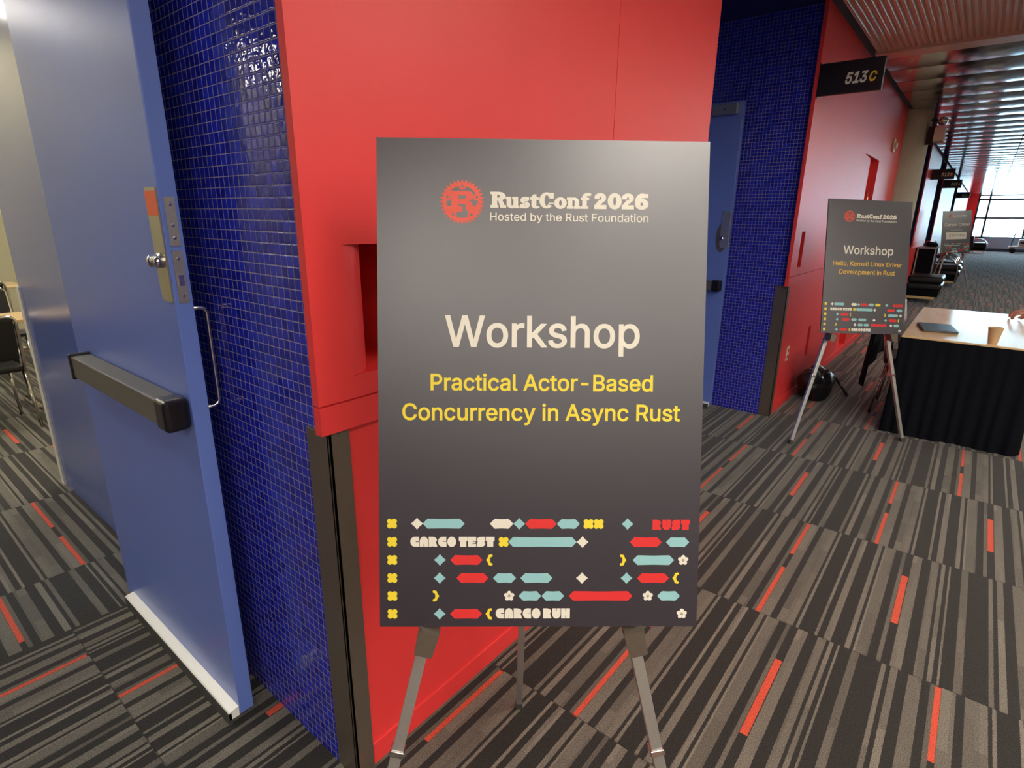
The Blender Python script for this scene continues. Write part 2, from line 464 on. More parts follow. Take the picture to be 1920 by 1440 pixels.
# kick boards
for x0, x1 in ((0.74, 2.70), (4.76, 11.97), (13.98, 16.87), (18.83, 24.87), (26.83, 40.95)):
    bm = BM(); box(bm, x0, x1, RY+0.010, RY+0.05, 0.0, 0.075)
    o = struct('baseboard_left', bm, 'red', 'red kick board along the foot of the red wall'); bevel(o, 0.003)

def tile_wall(xf, name, label, back=0.1):
    bm = BM()
    box(bm, xf, xf+back, RY+0.0235, 2.50, 0, 2.95)
    return struct(name, bm, 'tile', label)
tile_wall(0.682, 'wall_alcove', 'blue mosaic tile side wall of the near doorway alcove', 0.05)
tile_wall(4.702, 'wall_alcove', 'blue mosaic tile side wall of the second doorway alcove', 0.05)
for xf in (14.0, 18.85, 26.85):  # shade on these far tiled walls is painted as dark blue
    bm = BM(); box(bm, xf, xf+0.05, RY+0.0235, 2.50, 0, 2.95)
    struct('wall_alcove', bm, 'blue_dark', 'side wall of a far doorway alcove, its shade painted dark blue')
for xf in (2.70, 11.93, 16.83, 24.83):
    bm = BM(); box(bm, xf, xf+0.05, RY+0.0235, 2.50, 0, 2.95)
    struct('wall_alcove', bm, 'tile', 'blue mosaic tile side wall facing away down the corridor')

# steel corner guards
def guard(xf, ztop=1.053):
    bm = BM()
    box(bm, xf-0.007, xf+0.052, RY+0.006, RY+0.014, 0.0, ztop)
    box(bm, xf-0.007, xf+0.004, RY+0.006, RY+0.098, 0.0, ztop)
    o = struct('trim_2', bm, 'steel', 'stainless steel corner guard at the foot of the wall'); bevel(o, 0.002)
    return o
guard(0.686); guard(4.706)

# back walls with the door openings, lintels, soffits
def alcove_back(x0, x1, door_x0, door_x1, name):
    bm = BM()
    box(bm, x0, x1, 2.52, 2.62, 2.40, 3.84)           # over the doors
    o = struct(name, bm, 'door', 'blue painted lintel over the doorway')
    bm = BM()
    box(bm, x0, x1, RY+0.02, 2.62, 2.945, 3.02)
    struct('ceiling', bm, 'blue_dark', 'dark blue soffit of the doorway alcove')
alcove_back(-1.26, 0.75, -1.26, 0.68, 'wall_back')
alcove_back(2.72, 4.75, 2.76, 4.70, 'wall_back')
for x0, x1 in ((11.9, 14.05), (16.8, 18.9), (24.8, 26.9)):
    alcove_back(x0, x1, 0, 0, 'wall_back')
    bm = BM(); box(bm, x0, x1, 2.52, 2.62, 0, 2.40)
    struct('door_4', bm, 'door', 'closed blue doors at the back of a far alcove')
# near left side of the first alcove and of the corridor (outside the picture, they close the place)
bm = BM(); box(bm, -1.32, -1.26, 1.11, 2.52, 0, 2.95); struct('wall_alcove', bm, 'tile', 'blue mosaic tile side wall left of the open doorway')
red_wall(-7.9, -1.26, [], 'wall_left', 'red corridor wall left of the open doorway')
# room walls
bm = BM(); box(bm, -1.36, -1.26, 2.62, 2.70, 0, 3.84); box(bm, -6.0, -1.26, 2.60, 2.70, 0, 3.84); struct('wall_room_front', bm, 'beige', 'beige front wall of the meeting room')
bm = BM(); box(bm, 0.702, 0.78, 2.60, 3.975, 0, 3.84)
vest = struct('wall_room_right', bm, 'vest', 'glossy blue wall return behind the open door'); bevel(vest, 0.004)
bm = BM(); box(bm, 0.692, 0.79, 3.93, 3.987, 0.0, 1.155); 
struct('trim_3', bm, 'white_wall', 'pale corner guard on the end of the blue wall return')
bm = BM(); box(bm, 0.60, 0.702, 2.515, 2.60, 0, 2.40); struct('trim_4', bm, 'door', 'blue steel door jamb at the hinge side')
bm = BM(); box(bm, 0.78, 4.7, 3.9, 3.975, 0, 3.84); struct('wall_room_side', bm, 'beige', 'beige side wall of the meeting room')
bm = BM(); box(bm, -6.0, 4.8, 10.0, 10.1, 0, 3.84); struct('wall_room_back', bm, 'beige', 'beige back wall of the meeting room')
bm = BM(); box(bm, 4.7, 4.8, 3.975, 10.0, 0, 3.84); struct('wall_room_end', bm, 'beige', 'beige end wall of the meeting room')
bm = BM(); box(bm, -6.1, -6.0, 2.6, 10.1, 0, 3.84); struct('wall_room_left', bm, 'beige', 'beige left wall of the meeting room')
bm = BM(); box(bm, -6.1, 4.8, 2.62, 10.1, 3.84, 3.94); struct('ceiling', bm, 'ceil_dark', 'dark ceiling of the meeting room')
bm = BM(); box(bm, 2.76, 4.70, 2.62, 2.72, 0, 2.5); struct('door_3', bm, 'door', 'closed blue doors at the back of the second alcove')

# corridor ceiling
bm = BM()
pitch = 0.042; y = 1.03
prof = []
while y > -8.0:
    prof += [(y, 2.95), (y-0.012, 2.935), (y-0.030, 2.935), (y-0.042, 2.95)]
    y -= pitch
va = [bm.verts.new((-8.0, a, b)) for a, b in prof]; vb = [bm.verts.new((6.22, a, b)) for a, b in prof]
for i in range(len(prof)-1):
    bm.faces.new((va[i], va[i+1], vb[i+1], vb[i]))
struct('ceiling', bm, 'ceil_near', 'ribbed metal ceiling over the near corridor')
bm = BM()
px = 6.50; PW = 0.61
while px < 41.0:
    yy = 1.03
    while yy > -8.0:
        y1 = yy; y0 = max(yy-1.22+0.015, -8.0)
        K = 6
        vs = []
        for k in range(K+1):
            s = k/K; x = px+0.008+(PW-0.016)*s; z = 2.945-0.010*(1-(2*s-1)**2)
            vs.append((bm.verts.new((x, y0, z)), bm.verts.new((x, y1, z))))
        for a, b in zip(vs[:-1], vs[1:]):
            f = bm.faces.new((a[0], b[0], b[1], a[1])); f.smooth = True
        yy -= 1.22
    px += PW
struct('ceiling', bm, 'ceil_far', 'mirror polished metal panels over the far corridor')
bm = BM(); box(bm, -8, 41.2, -8.0, RY+0.1, 2.96, 3.05); struct('ceiling', bm, 'ceil_dark', 'dark void above the metal ceiling panels')
bm = BM(); box(bm, 6.22, 6.34, -8, 1.03, 2.912, 2.958); struct('trim_5', bm, 'ceil_near', 'flat metal strip across the ceiling')
bm = BM(); box(bm, 6.38, 6.50, -8, 1.03, 2.925, 2.958); struct('trim_5', bm, 'ceil_near', 'second flat metal strip across the ceiling')
# other corridor walls (behind and beside the camera)
bm = BM(); box(bm, -8.1, -8.0, -8, 1.2, 0, 3); struct('wall_rear', bm, 'taupe', 'dark taupe wall at the near end of the corridor')
bm = BM(); box(bm, -8.0, 41.2, -8.1, -8.0, 0, 3); struct('wall_right', bm, 'taupe', 'dark taupe wall along the right of the corridor')
# end wall with the big window
EX = 41.0
bm = BM(); box(bm, EX, EX+0.15, -8.0, 1.15, 0, 0.70); struct('wall_end', bm, 'sill', 'low pale blue wall under the end window')
bm = BM(); box(bm, EX, EX+0.15, 0.66, 1.15, 0.70, 2.95); struct('wall_end', bm, 'red', 'narrow red pier beside the end window')
bm = BM(); box(bm, EX-0.03, EX+0.0, -8.0, 1.1, 0.0, 0.16); struct('baseboard_end', bm, 'frame', 'dark base strip under the end window')
win = thing('window_1', 'large bright window with thin dark bars closing the corridor', 'window', (EX+0.07, 0, 0)); win['kind'] = 'structure'
bm = BM()
for yv in (0.62, 0.16, -1.55, -3.2, -4.85, -6.5, -7.95):
    box(bm, -0.04, 0.04, yv-0.05, yv+0.05, 0.70, 2.95)
for zv in (0.72, 1.745, 2.70, 2.93):
    box(bm, -0.04, 0.04, -8.0, 0.66, zv-0.05, zv+0.05)
obj('window_frame', bm, 'frame', win)
bm = BM(); box(bm, -0.005, 0.005, -8.0, 0.66, 0.70, 2.95); obj('pane', bm, 'glass', win)

# column
bm = BM(); lathe(bm, [(0.36, 0.0), (0.36, 2.95)], 48, (9.93, 1.19, 0))
struct('column', bm, 'concrete', 'round beige concrete column standing against the red wall', smooth=False)

# ------------------------------------------------------------------ ceiling lights
def light(x, y, z, lx, ly, m, label, group, proto=[None]):
    t = thing('ceiling_light', label, 'light', (x, y, z), 0, group)
    bm = BM(); box(bm, -lx/2, lx/2, -ly/2, ly/2, -0.012, -0.004); obj('diffuser', bm, m, t)
    bm = BM()
    for s in (-1, 1):
        box(bm, -lx/2-0.02, lx/2+0.02, s*(ly/2+0.01)-0.01, s*(ly/2+0.01)+0.01, -0.03, 0.0)
        box(bm, s*(lx/2+0.01)-0.01, s*(lx/2+0.01)+0.01, -ly/2, ly/2, -0.03, 0.0)
    obj('frame', bm, 'white_plastic', t)
    return t
for y, lab in ((-0.95, 'recessed linear ceiling light in the row along the red wall'), (-2.75, 'recessed linear ceiling light in the second row from the red wall'), (-4.55, 'recessed linear ceiling light in the third row from the red wall'), (-6.35, 'recessed linear ceiling light in the row farthest from the red wall')):
    for x in (-4.6, -2.2, 0.2, 2.6):
        light(x, y, 2.93, 1.2, 0.30, 'lamp', lab, 'corridor ceiling lights, row at ' + lab.split(' in the ')[-1].split(' along ')[-1])
for x in (6.0, 8.0, 10.0, 12.0, 15.0, 19.0):  # lamps added out of view to lift the dim far red wall
    light(x, -1.9, 2.925, 1.2, 0.30, 'lamp', 'added unseen ceiling light that brightens the far corridor', 'added far corridor fill lights')
light(-0.30, 1.85, 2.94, 0.22, 0.22, 'lamp_small', 'small square downlight in the near alcove soffit', 'alcove lights')
for x, y in ((-3.9, 9.2), (-0.6, 9.2), (2.6, 7.0), (-3.0, 5.0), (-0.4, 5.0), (2.4, 5.0)):
    if True:
        light(x, y, 3.82, 1.2, 0.6, 'lamp_room', 'square ceiling light of the meeting room', 'meeting room lights')

# ------------------------------------------------------------------ open doors (leaf, push bar, plates, pull, sweep)
def door(name, dx, label, near):
    XF, XB, Y0, Y1 = 0.568+dx, 0.612+dx, 1.548, 2.511
    r = tag(empty(name, (XF, Y1, 0)), label, kind='structure')
    off = Vector((-XF, -Y1, 0))
    def put(nm, bm, m, par=r, smooth=False):
        if par is r:
            bmesh.ops.translate(bm, verts=bm.verts, vec=off)
        else:
            bmesh.ops.translate(bm, verts=bm.verts, vec=off)
        return obj(nm, bm, m, par, smooth=smooth)
    bm = BM(); box(bm, XF, XB, Y0, Y1, 0.022, 2.375)
    bevel(put('leaf', bm, 'door'), 0.0025)
    # hinges
    for z in (0.25, 1.2, 2.15):
        bm = BM(); tube(bm, [(XB+0.006, Y1+0.002, z-0.055), (XB+0.006, Y1+0.002, z+0.055)], 0.008, 10); put('hinge', bm, 'steel')
    # push bar
    bm = BM()
    box(bm, XF-0.060, XF-0.001, Y0+0.075, 2.352, 0.992, 1.068)
    pb = put('push_bar', bm, 'bar'); bevel(pb, 0.006, 3)
    bm = BM(); box(bm, XF-0.0612, XF-0.0575, Y0+0.075, 2.350, 1.0635, 1.0675); obj_ = put('edge_strip', bm, 'chrome', pb)
    bm = BM(); box(bm, XF-0.066, XF-0.001, Y0+0.006, Y0+0.076, 0.985, 1.075); bevel(put('end_cap', bm, 'black_gloss', pb), 0.014, 4)
    bm = BM(); box(bm, XF-0.065, XF-0.001, 2.350, 2.364, 0.985, 1.075); bevel(put('end_cap', bm, 'black_gloss', pb), 0.004, 2)
    # lock plate with turn knob
    bm = BM()
    n = 10
    z0, z1, y0, y1, c = 1.325, 1.600, 1.551, 1.616, 0.028
    outline = [(y1, z1), (y0, z1), (y0, z0), (y1-c*0.6, z0), (y1-c*0.2, z0+c*0.25), (y1, z0+c)]
    fr = [bm.verts.new((XF-0.004, a, b)) for a, b in outline]; bk = [bm.verts.new((XF-0.0005, a, b)) for a, b in outline]
    bm.faces.new(fr); bm.faces.new(bk)
    for i in range(len(fr)):
        j = (i+1) % len(fr); bm.faces.new((fr[i], fr[j], bk[j], bk[i]))
    lp = put('lock_plate', bm, 'lock' if near else 'alu_dull')
    if near:
        bm = BM(); box(bm, XF-0.0052, XF-0.004, 1.552, 1.615, 1.535, 1.592); put('sticker', bm, 'orange', lp)
        bm = BM(); lathe(bm, [(0.019, 0.0), (0.019, 0.006), (0.014, 0.009), (0.012, 0.016)], 20)
        bm.transform(Matrix.Translation((XF-0.003, 1.582, 1.428)) @ Matrix.Rotation(-PI/2, 4, 'Y')); put('lock_cylinder', bm, 'chrome', lp, smooth=False)
        bm = BM(); ellipsoid(bm, (XF-0.020, 1.582, 1.428), 0.008, 0.024, 0.011)
        for s in (-1, 1): ellipsoid(bm, (XF-0.020, 1.582+s*0.021, 1.425), 0.009, 0.012, 0.015)
        put('turn_knob', bm, 'chrome', lp, smooth=True)
    # plates on the latch edge
    xm = (XF+XB)/2
    for za, zb in ((1.462, 1.578), (1.322, 1.452)):
        bm = BM(); box(bm, xm-0.012, xm+0.012, Y0-0.0025, Y0, za, zb); ep = put('latch_plate', bm, 'alu_dull')
        for zz in ([za+0.018, (za+zb)/2-0.012, zb-0.02] if za < 1.4 else [za+0.02, za+0.05, zb-0.018]):
            bm = BM(); lathe(bm, [(0.0042, 0), (0.0042, 0.0012), (0.002, 0.0016)], 12)
            bm.transform(Matrix.Translation((xm, Y0-0.0025, zz)) @ Matrix.Rotation(PI/2, 4, 'X')); put('screw', bm, 'chrome', ep)
    bm = BM(); box(bm, xm-0.006, xm+0.006, Y0-0.005, Y0-0.0025, 1.366, 1.392); put('latch_bolt', bm, 'chrome')
    # pull on the outer face
    yc = 1.606
    bm = BM(); box(bm, XB, XB+0.008, yc-0.035, yc+0.035, 1.285, 1.352); bevel(put('pull_plate', bm, 'black'), 0.004)
    bm = BM()
    zt, zb = 1.298, 1.020
    pts = [(XB, yc, zt)]
    for a in range(0, 91, 15):
        pts.append((XB+0.034+0.018*math.sin(D2R(a)), yc, zt-0.018+0.018*math.cos(D2R(a))))
    for a in range(0, 91, 15):
        pts.append((XB+0.034+0.018*math.cos(D2R(a)), yc, zb+0.018-0.018*math.sin(D2R(a))))
    pts.append((XB, yc, zb))
    tube(bm, pts, 0.0065, 12); put('pull_handle', bm, 'chrome', smooth=True)
    # sweep along the bottom of the inside face
    bm = BM()
    ya, yb = Y0+0.004, 2.44
    prof = [(XF-0.0005, 0.018), (XF-0.032, 0.018), (XF-0.032, 0.044), (XF-0.029, 0.048), (XF-0.0005, 0.052)]
    A = [bm.verts.new((a, ya, b)) for a, b in prof]; B = [bm.verts.new((a, yb, b)) for a, b in prof]
    bm.faces.new(A); bm.faces.new(B)
    for i in range(len(prof)):
        j = (i+1) % len(prof); bm.faces.new((A[i], A[j], B[j], B[i]))
    sw = put('door_sweep', bm, 'sweep')
    bm = BM(); box(bm, XF-0.0345, XF-0.024, ya, yb, 0.002, 0.0425); put('sweep_gasket_shade', bm, 'rubber', sw)  # rubber gasket, drawn tall to paint the unlit sweep front dark
    if not near:
        bm = BM(); box(bm, XF-0.045, XF-0.001, 1.580, 1.765, 2.285, 2.355); cl = put('closer_box', bm, 'alu_dull'); bevel(cl, 0.004)
        bm = BM(); lathe(bm, [(0.006, 0), (0.006, 0.001), (0.003, 0.002)], 12)
        bm.transform(Matrix.Translation((XF-0.045, 1.672, 2.32)) @ Matrix.Rotation(-PI/2, 4, 'Y')); put('screw', bm, 'chrome', cl)
        bm = BM(); lathe(bm, [(0.10, 0), (0.10, 0.002)], 28)
        bm.transform(Matrix.Translation((XF-0.001, 1.604, 1.40)) @ Matrix.Rotation(-PI/2, 4, 'Y') @ Matrix.Diagonal((1.1, 0.45, 1, 1))); pl = put('push_plate', bm, 'steel')
        bm = BM(); lathe(bm, [(0.016, 0), (0.016, 0.012), (0.012, 0.016)], 16)
        bm.transform(Matrix.Translation((XF-0.004, 1.604, 1.395)) @ Matrix.Rotation(-PI/2, 4, 'Y')); put('lock_cylinder', bm, 'chrome', pl)
    return r
door('door_1', 0.0, 'open blue steel door with a black push bar in front of the tile wall', True)
door('door_2', 4.02, 'open blue steel door inside the second tiled doorway', False)

# ------------------------------------------------------------------ sign boards
import os
fp = os.path.join(bpy.utils.system_resource('DATAFILES') or '', 'fonts', 'Inter.woff2')
FONT = bpy.data.fonts.load(fp) if os.path.exists(fp) else None      # Blender's own interface font

def text_mesh(s, bold=0.0, shear=0.0):
    """outline of a line of text as a flat mesh; every outer contour is filled on its own so overlapping strokes stay solid"""
    cu = bpy.data.curves.new('txt', 'FONT')
    cu.body = s
    if FONT: cu.font = FONT
    cu.size = 1.0; cu.shear = shear
    o = bpy.data.objects.new('txt', cu); COL.objects.link(o)
    dg = bpy.context.evaluated_depsgraph_get()
    src = o.evaluated_get(dg).to_curve(dg)
    polys = []
    for q in src.splines:
        bp = [(p.co.copy(), p.handle_left.copy(), p.handle_right.copy()) for p in q.bezier_points]
        poly = []
        for i in range(len(bp)):
            p0, p1, p2, p3 = bp[i][0], bp[i][2], bp[(i+1) % len(bp)][1], bp[(i+1) % len(bp)][0]
            straight = (p1-p0).cross(p3-p0).length < 1e-7 and (p2-p0).cross(p3-p0).length < 1e-7
            for k in range(1 if straight else 5):
                t = k/(1 if straight else 5); c = p0*(1-t)**3+3*p1*t*(1-t)**2+3*p2*t*t*(1-t)+p3*t**3
                if not poly or (Vector((c.x, c.y))-poly[-1]).length > 1e-5: poly.append(Vector((c.x, c.y)))
        if len(poly) > 3 and (poly[0]-poly[-1]).length < 1e-5: poly.pop()
        polys.append(poly)
    bpy.data.objects.remove(o); bpy.data.curves.remove(cu)
    area = lambda P: sum(P[i-1].x*P[i].y-P[i].x*P[i-1].y for i in range(len(P)))/2
    sg = math.copysign(1, area(max(polys, key=lambda P: abs(area(P)))))
    if bold:
        for k, P in enumerate(polys):
            Q = []
            for i in range(len(P)):
                d1 = (P[i]-P[i-1]).normalized(); d2 = (P[(i+1) % len(P)]-P[i]).normalized()
                n1 = Vector((d1.y, -d1.x))*sg; n2 = Vector((d2.y, -d2.x))*sg
                m = n1+n2
                m = m.normalized()/max(0.5, (m.normalized()).dot(n1)) if m.length > 1e-3 else n1
                Q.append(P[i]+m*bold)
            polys[k] = Q
    vs, es = [], []
    for P in polys:
        k = len(vs); vs += P; es += [(k+i, k+(i+1) % len(P)) for i in range(len(P))]
    V, E_, F_, *_r = delaunay_2d_cdt(vs, es, [], 0, 1e-6)
    out = bmesh.new(); bv = [out.verts.new((p.x, p.y, 0)) for p in V]
    for f in F_:
        c = sum((V[i] for i in f), Vector((0, 0)))/len(f)
        wn = 0
        for P in polys:
            for i in range(len(P)):
                a, b = P[i-1], P[i]
                if (a.y <= c.y) != (b.y <= c.y):
                    x = a.x+(c.y-a.y)/(b.y-a.y)*(b.x-a.x)
                    if x > c.x: wn += 1 if b.y > a.y else -1
        if wn != 0: out.faces.new([bv[i] for i in f])
    loose = [v for v in out.verts if not v.link_faces]
    bmesh.ops.delete(out, geom=loose, context='VERTS')
    me = bpy.data.meshes.new('txt'); out.to_mesh(me); out.free()
    return me
_cap = {}
def caph(bold):
    if bold not in _cap:
        me = text_mesh('H', bold); ys = [v.co.y for v in me.vertices]; _cap[bold] = (min(ys), max(ys))
    return _cap[bold]

def add_text(bm, s, x0, x1, yb, cap, bold=0.0, z=0.0004, mi=0, shear=0.0):
    me = text_mesh(s, bold, shear)
    xs = [v.co.x for v in me.vertices]
    lo, hi = min(xs), max(xs); c0, c1 = caph(bold)
    tmp = bmesh.new(); tmp.from_mesh(me)
    vm = {}
    for v in tmp.verts:
        vm[v] = bm.verts.new((x0+(v.co.x-lo)/(hi-lo)*(x1-x0), yb+(v.co.y-c0)/(c1-c0)*cap, z+v.co.z))
    for f in tmp.faces:
        try: bm.faces.new([vm[v] for v in f.verts]).material_index = mi
        except ValueError: pass
    tmp.free(); bpy.data.meshes.remove(me)

class G:
    """flat glyph pen: unit shapes mapped to (ox + x*sx, oy + y*sy)"""
    def __init__(s, bm, ox, oy, sx, sy, z=0.0004, mi=0):
        s.bm, s.ox, s.oy, s.sx, s.sy, s.z, s.mi, s.k = bm, ox, oy, sx, sy, z, mi, 0
    def P(s, pts):
        s.k += 1
        z = s.z+s.k*0.000002
        f = s.bm.faces.new([s.bm.verts.new((s.ox+x*s.sx, s.oy+y*s.sy, z)) for x, y in pts]); f.material_index = s.mi
    def R(s, x0, y0, x1, y1): s.P([(x0, y0), (x1, y0), (x1, y1), (x0, y1)])
    def ring(s, cx, cy, rx, ry, ix, iy, a0=0, a1=360, n=28):
        k = max(4, int(n*abs(a1-a0)/360))
        for i in range(k):
            a, b = D2R(a0+(a1-a0)*i/k), D2R(a0+(a1-a0)*(i+1)/k)
            s.k -= 1
            s.P([(cx+ix*math.cos(a), cy+iy*math.sin(a)), (cx+rx*math.cos(a), cy+ry*math.sin(a)), (cx+rx*math.cos(b), cy+ry*math.sin(b)), (cx+ix*math.cos(b), cy+iy*math.sin(b))])
        s.k += 1
    def E(s, cx, cy, rx, ry, a0=0, a1=360, n=24):
        k = max(4, int(n*abs(a1-a0)/360))
        pts = [(cx+rx*math.cos(D2R(a0+(a1-a0)*i/k)), cy+ry*math.sin(D2R(a0+(a1-a0)*i/k))) for i in range(k+(0 if a1-a0 == 360 else 1))]
        s.P(pts)

def slab_title(bm, x0, x1, y0, y1, mi=0):
    g = G(bm, x0, y0, (x1-x0)/9.67, (y1-y0), mi=mi)
    R, ring, P = g.R, g.ring, g.P
    # R
    R(0, .84, .5, 1); R(.1, .1, .42, .95); R(0, 0, .50, .18); ring(.5, .725, .43, .275, .07, .09, -90, 90); R(.40, .815, .51, 1); R(.40, .45, .51, .635)
    P([(.46, .5), (.72, .52), (.86, .2), (.97, .16), (.97, 0), (.62, 0)])
    # u
    R(.93, .54, 1.1, .70); R(.99, .2, 1.28, .70); ring(1.32, .22, .33, .235, .05, .05, 180, 320); R(1.40, .05, 1.69, .70); R(1.33, .54, 1.5, .70); R(1.5, 0, 1.78, .16)
    # s
    ring(2.10, .495, .27, .215, .02, .05, 30, 270); ring(2.12, .205, .29, .215, .02, .05, -150, 90); R(2.08, .43, 2.3, .52); R(1.9, .19, 2.14, .28); R(2.12, .47, 2.36, .70); R(1.82, .0, 2.05, .24)
    # t
    P([(2.5, .2), (2.8, .2), (2.8, .88), (2.62, .86), (2.5, .72)]); R(2.42, .52, 2.96, .70); ring(2.78, .2, .28, .215, .02, .06, 180, 330); R(2.5, .15, 2.80, .3)
    # C
    ring(3.43, .5, .45, .5, .13, .34, 42, 318); R(3.58, .62, 3.86, .97); R(3.56, .28, 3.86, .36)
    # o
    ring(4.27, .345, .385, .365, .085, .17, 0, 360)
    # n
    R(4.66, .54, 4.9, .70); R(4.73, .0, 5.0, .70); R(4.66, 0, 5.05, .16); ring(5.10, .44, .31, .265, .04, .08, 0, 130); R(5.14, 0, 5.41, .46); R(5.08, 0, 5.5, .16)
    # f
    R(5.60, 0, 5.88, .78); R(5.52, 0, 5.98, .16); R(5.52, .54, 6.02, .70); ring(5.93, .74, .33, .26, .05, .07, 40, 180); R(5.88, .80, 6.12, .97)
    # 2 0 2 6
    for ox in (0, 1.69):
        ring(6.70+ox, .70, .36, .30, .05, .07, -35, 185); P([(6.33+ox, .2), (6.62+ox, .2), (7.03+ox, .55), (6.88+ox, .66), (6.62+ox, .56)]); R(6.33+ox, 0, 7.08+ox, .26); R(6.35+ox, .62, 6.64+ox, .80)
    ring(7.58, .5, .43, .51, .095, .27)
    ring(9.24, .33, .42, .345, .085, .10); ring(9.27, .46, .45, .54, .13, .25, 60, 215); R(9.3, .72, 9.64, .97)

def gear_logo(bm, cx, cy, r, mi=0):
    g = G(bm, cx, cy, r, r, mi=mi)
    n = 32
    pts = []
    g.ring(0, 0, .885, .885, .76, .76, 0, 360, 48)
    for i in range(5):            # the rim between the five bolt holes
        a0 = 90+72*i+5.2; g.ring(0, 0, .77, .77, .715, .715, a0+5, a0+56.6, 60)
    for i in range(n):
        a = 2*PI*i/n+PI/2; d = 0.075
        g.k -= 1
        g.P([(.87*math.cos(a-d), .87*math.sin(a-d)), (1.0*math.cos(a-0.018), 1.0*math.sin(a-0.018)), (1.0*math.cos(a+0.018), 1.0*math.sin(a+0.018)), (.87*math.cos(a+d), .87*math.sin(a+d))])
    g.k += 1
    for i in range(5):
        a = PI/2+2*PI*i/5
        c = (.70*math.cos(a), .70*math.sin(a))
        g.ring(c[0], c[1], .165, .165, .06, .06, 0, 360, 16)
    R, ring, P = g.R, g.ring, g.P
    R(-.62, .29, .30, .49); R(-.49, -.44, -.17, .40); R(.155, .06, .31, .40); g.E(.30, .275, .20, .215, -90, 90); R(-.18, -.09, .30, .135); R(-.80, -.44, .02, -.19)
    P([(.13, -.09), (.28, .07), (.40, .02), (.47, -.14), (.53, -.20), (.62, -.17), (.68, -.04), (.79, -.04), (.79, -.24), (.66, -.44), (.27, -.44), (.18, -.35), (.155, -.18)])

def heavy(bm, s, x0, x1, y0, y1, mi=0):
    """ultra heavy display capitals with hairline slits"""
    wd = {'C': .92, 'A': .90, 'R': .92, 'G': .92, 'O': .94, 'T': .92, 'E': .86, 'S': .90, 'U': .92, 'N': .94, ' ': .22}
    tot = sum(wd[c] for c in s)+0.06*(len(s)-1)
    sx = (x1-x0)/tot
    x = 0
    sl = .045
    for c in s:
        if c == ' ': x += wd[c]; continue
        wv = wd[c]
        g = G(bm, x0+x*sx, y0, sx*wv, (y1-y0), mi=mi)
        R, E, P = g.R, g.E, g.P
        if c == 'C':
            E(.5, .5, .5, .5, 90, 270); R(.49, .0, .98, .46); R(.49, .54, .98, 1.0); R(.49, .4, .62, .6)
        elif c == 'O':
            E(.5, .5, .5, .52)
        elif c == 'A':
            E(.5, .5, .5, .52, 0, 180); R(0, .28, 1, .51); R(0, 0, .47, .3); R(.53, 0, 1, .3)
        elif c == 'R':
            R(0, 0, .45, 1); E(.44, .68, .50, .32, -90, 90); P([(.50, 0), (1.0, 0), (.82, .45), (.40, .5), (.40, .2)])
        elif c == 'G':
            E(.5, .5, .5, .5, 90, 270); R(.49, .55, .95, 1.0); P([(.49, 0), (.98, 0), (.98, .5), (.62, .5), (.49, .42)]); R(.49, .4, .58, .6)
        elif c == 'T':
            R(0, .62, 1, 1); R(.14, 0, .86, .66); R(0, .56, .12, .7); R(.88, .56, 1, .7)
        elif c == 'E':
            R(0, 0, .55, 1); R(.5, .55, 1, 1); R(.5, 0, 1, .28); R(.5, .33, .92, .50)
        elif c == 'S':
            E(.5, .70, .5, .30, 0, 360); E(.5, .30, .5, .30, 0, 360); R(.5, .62, .98, 1); R(.02, 0, .5, .38)
        elif c == 'U':
            R(0, .45, .47, 1); R(.53, .45, 1, 1); R(.0, .44, 1, .72); E(.5, .46, .5, .48, 180, 360)
        elif c == 'N':
            R(0, 0, .47, 1); R(.53, 0, 1, 1); R(.4, .3, .6, .72)
        x += wv+0.06

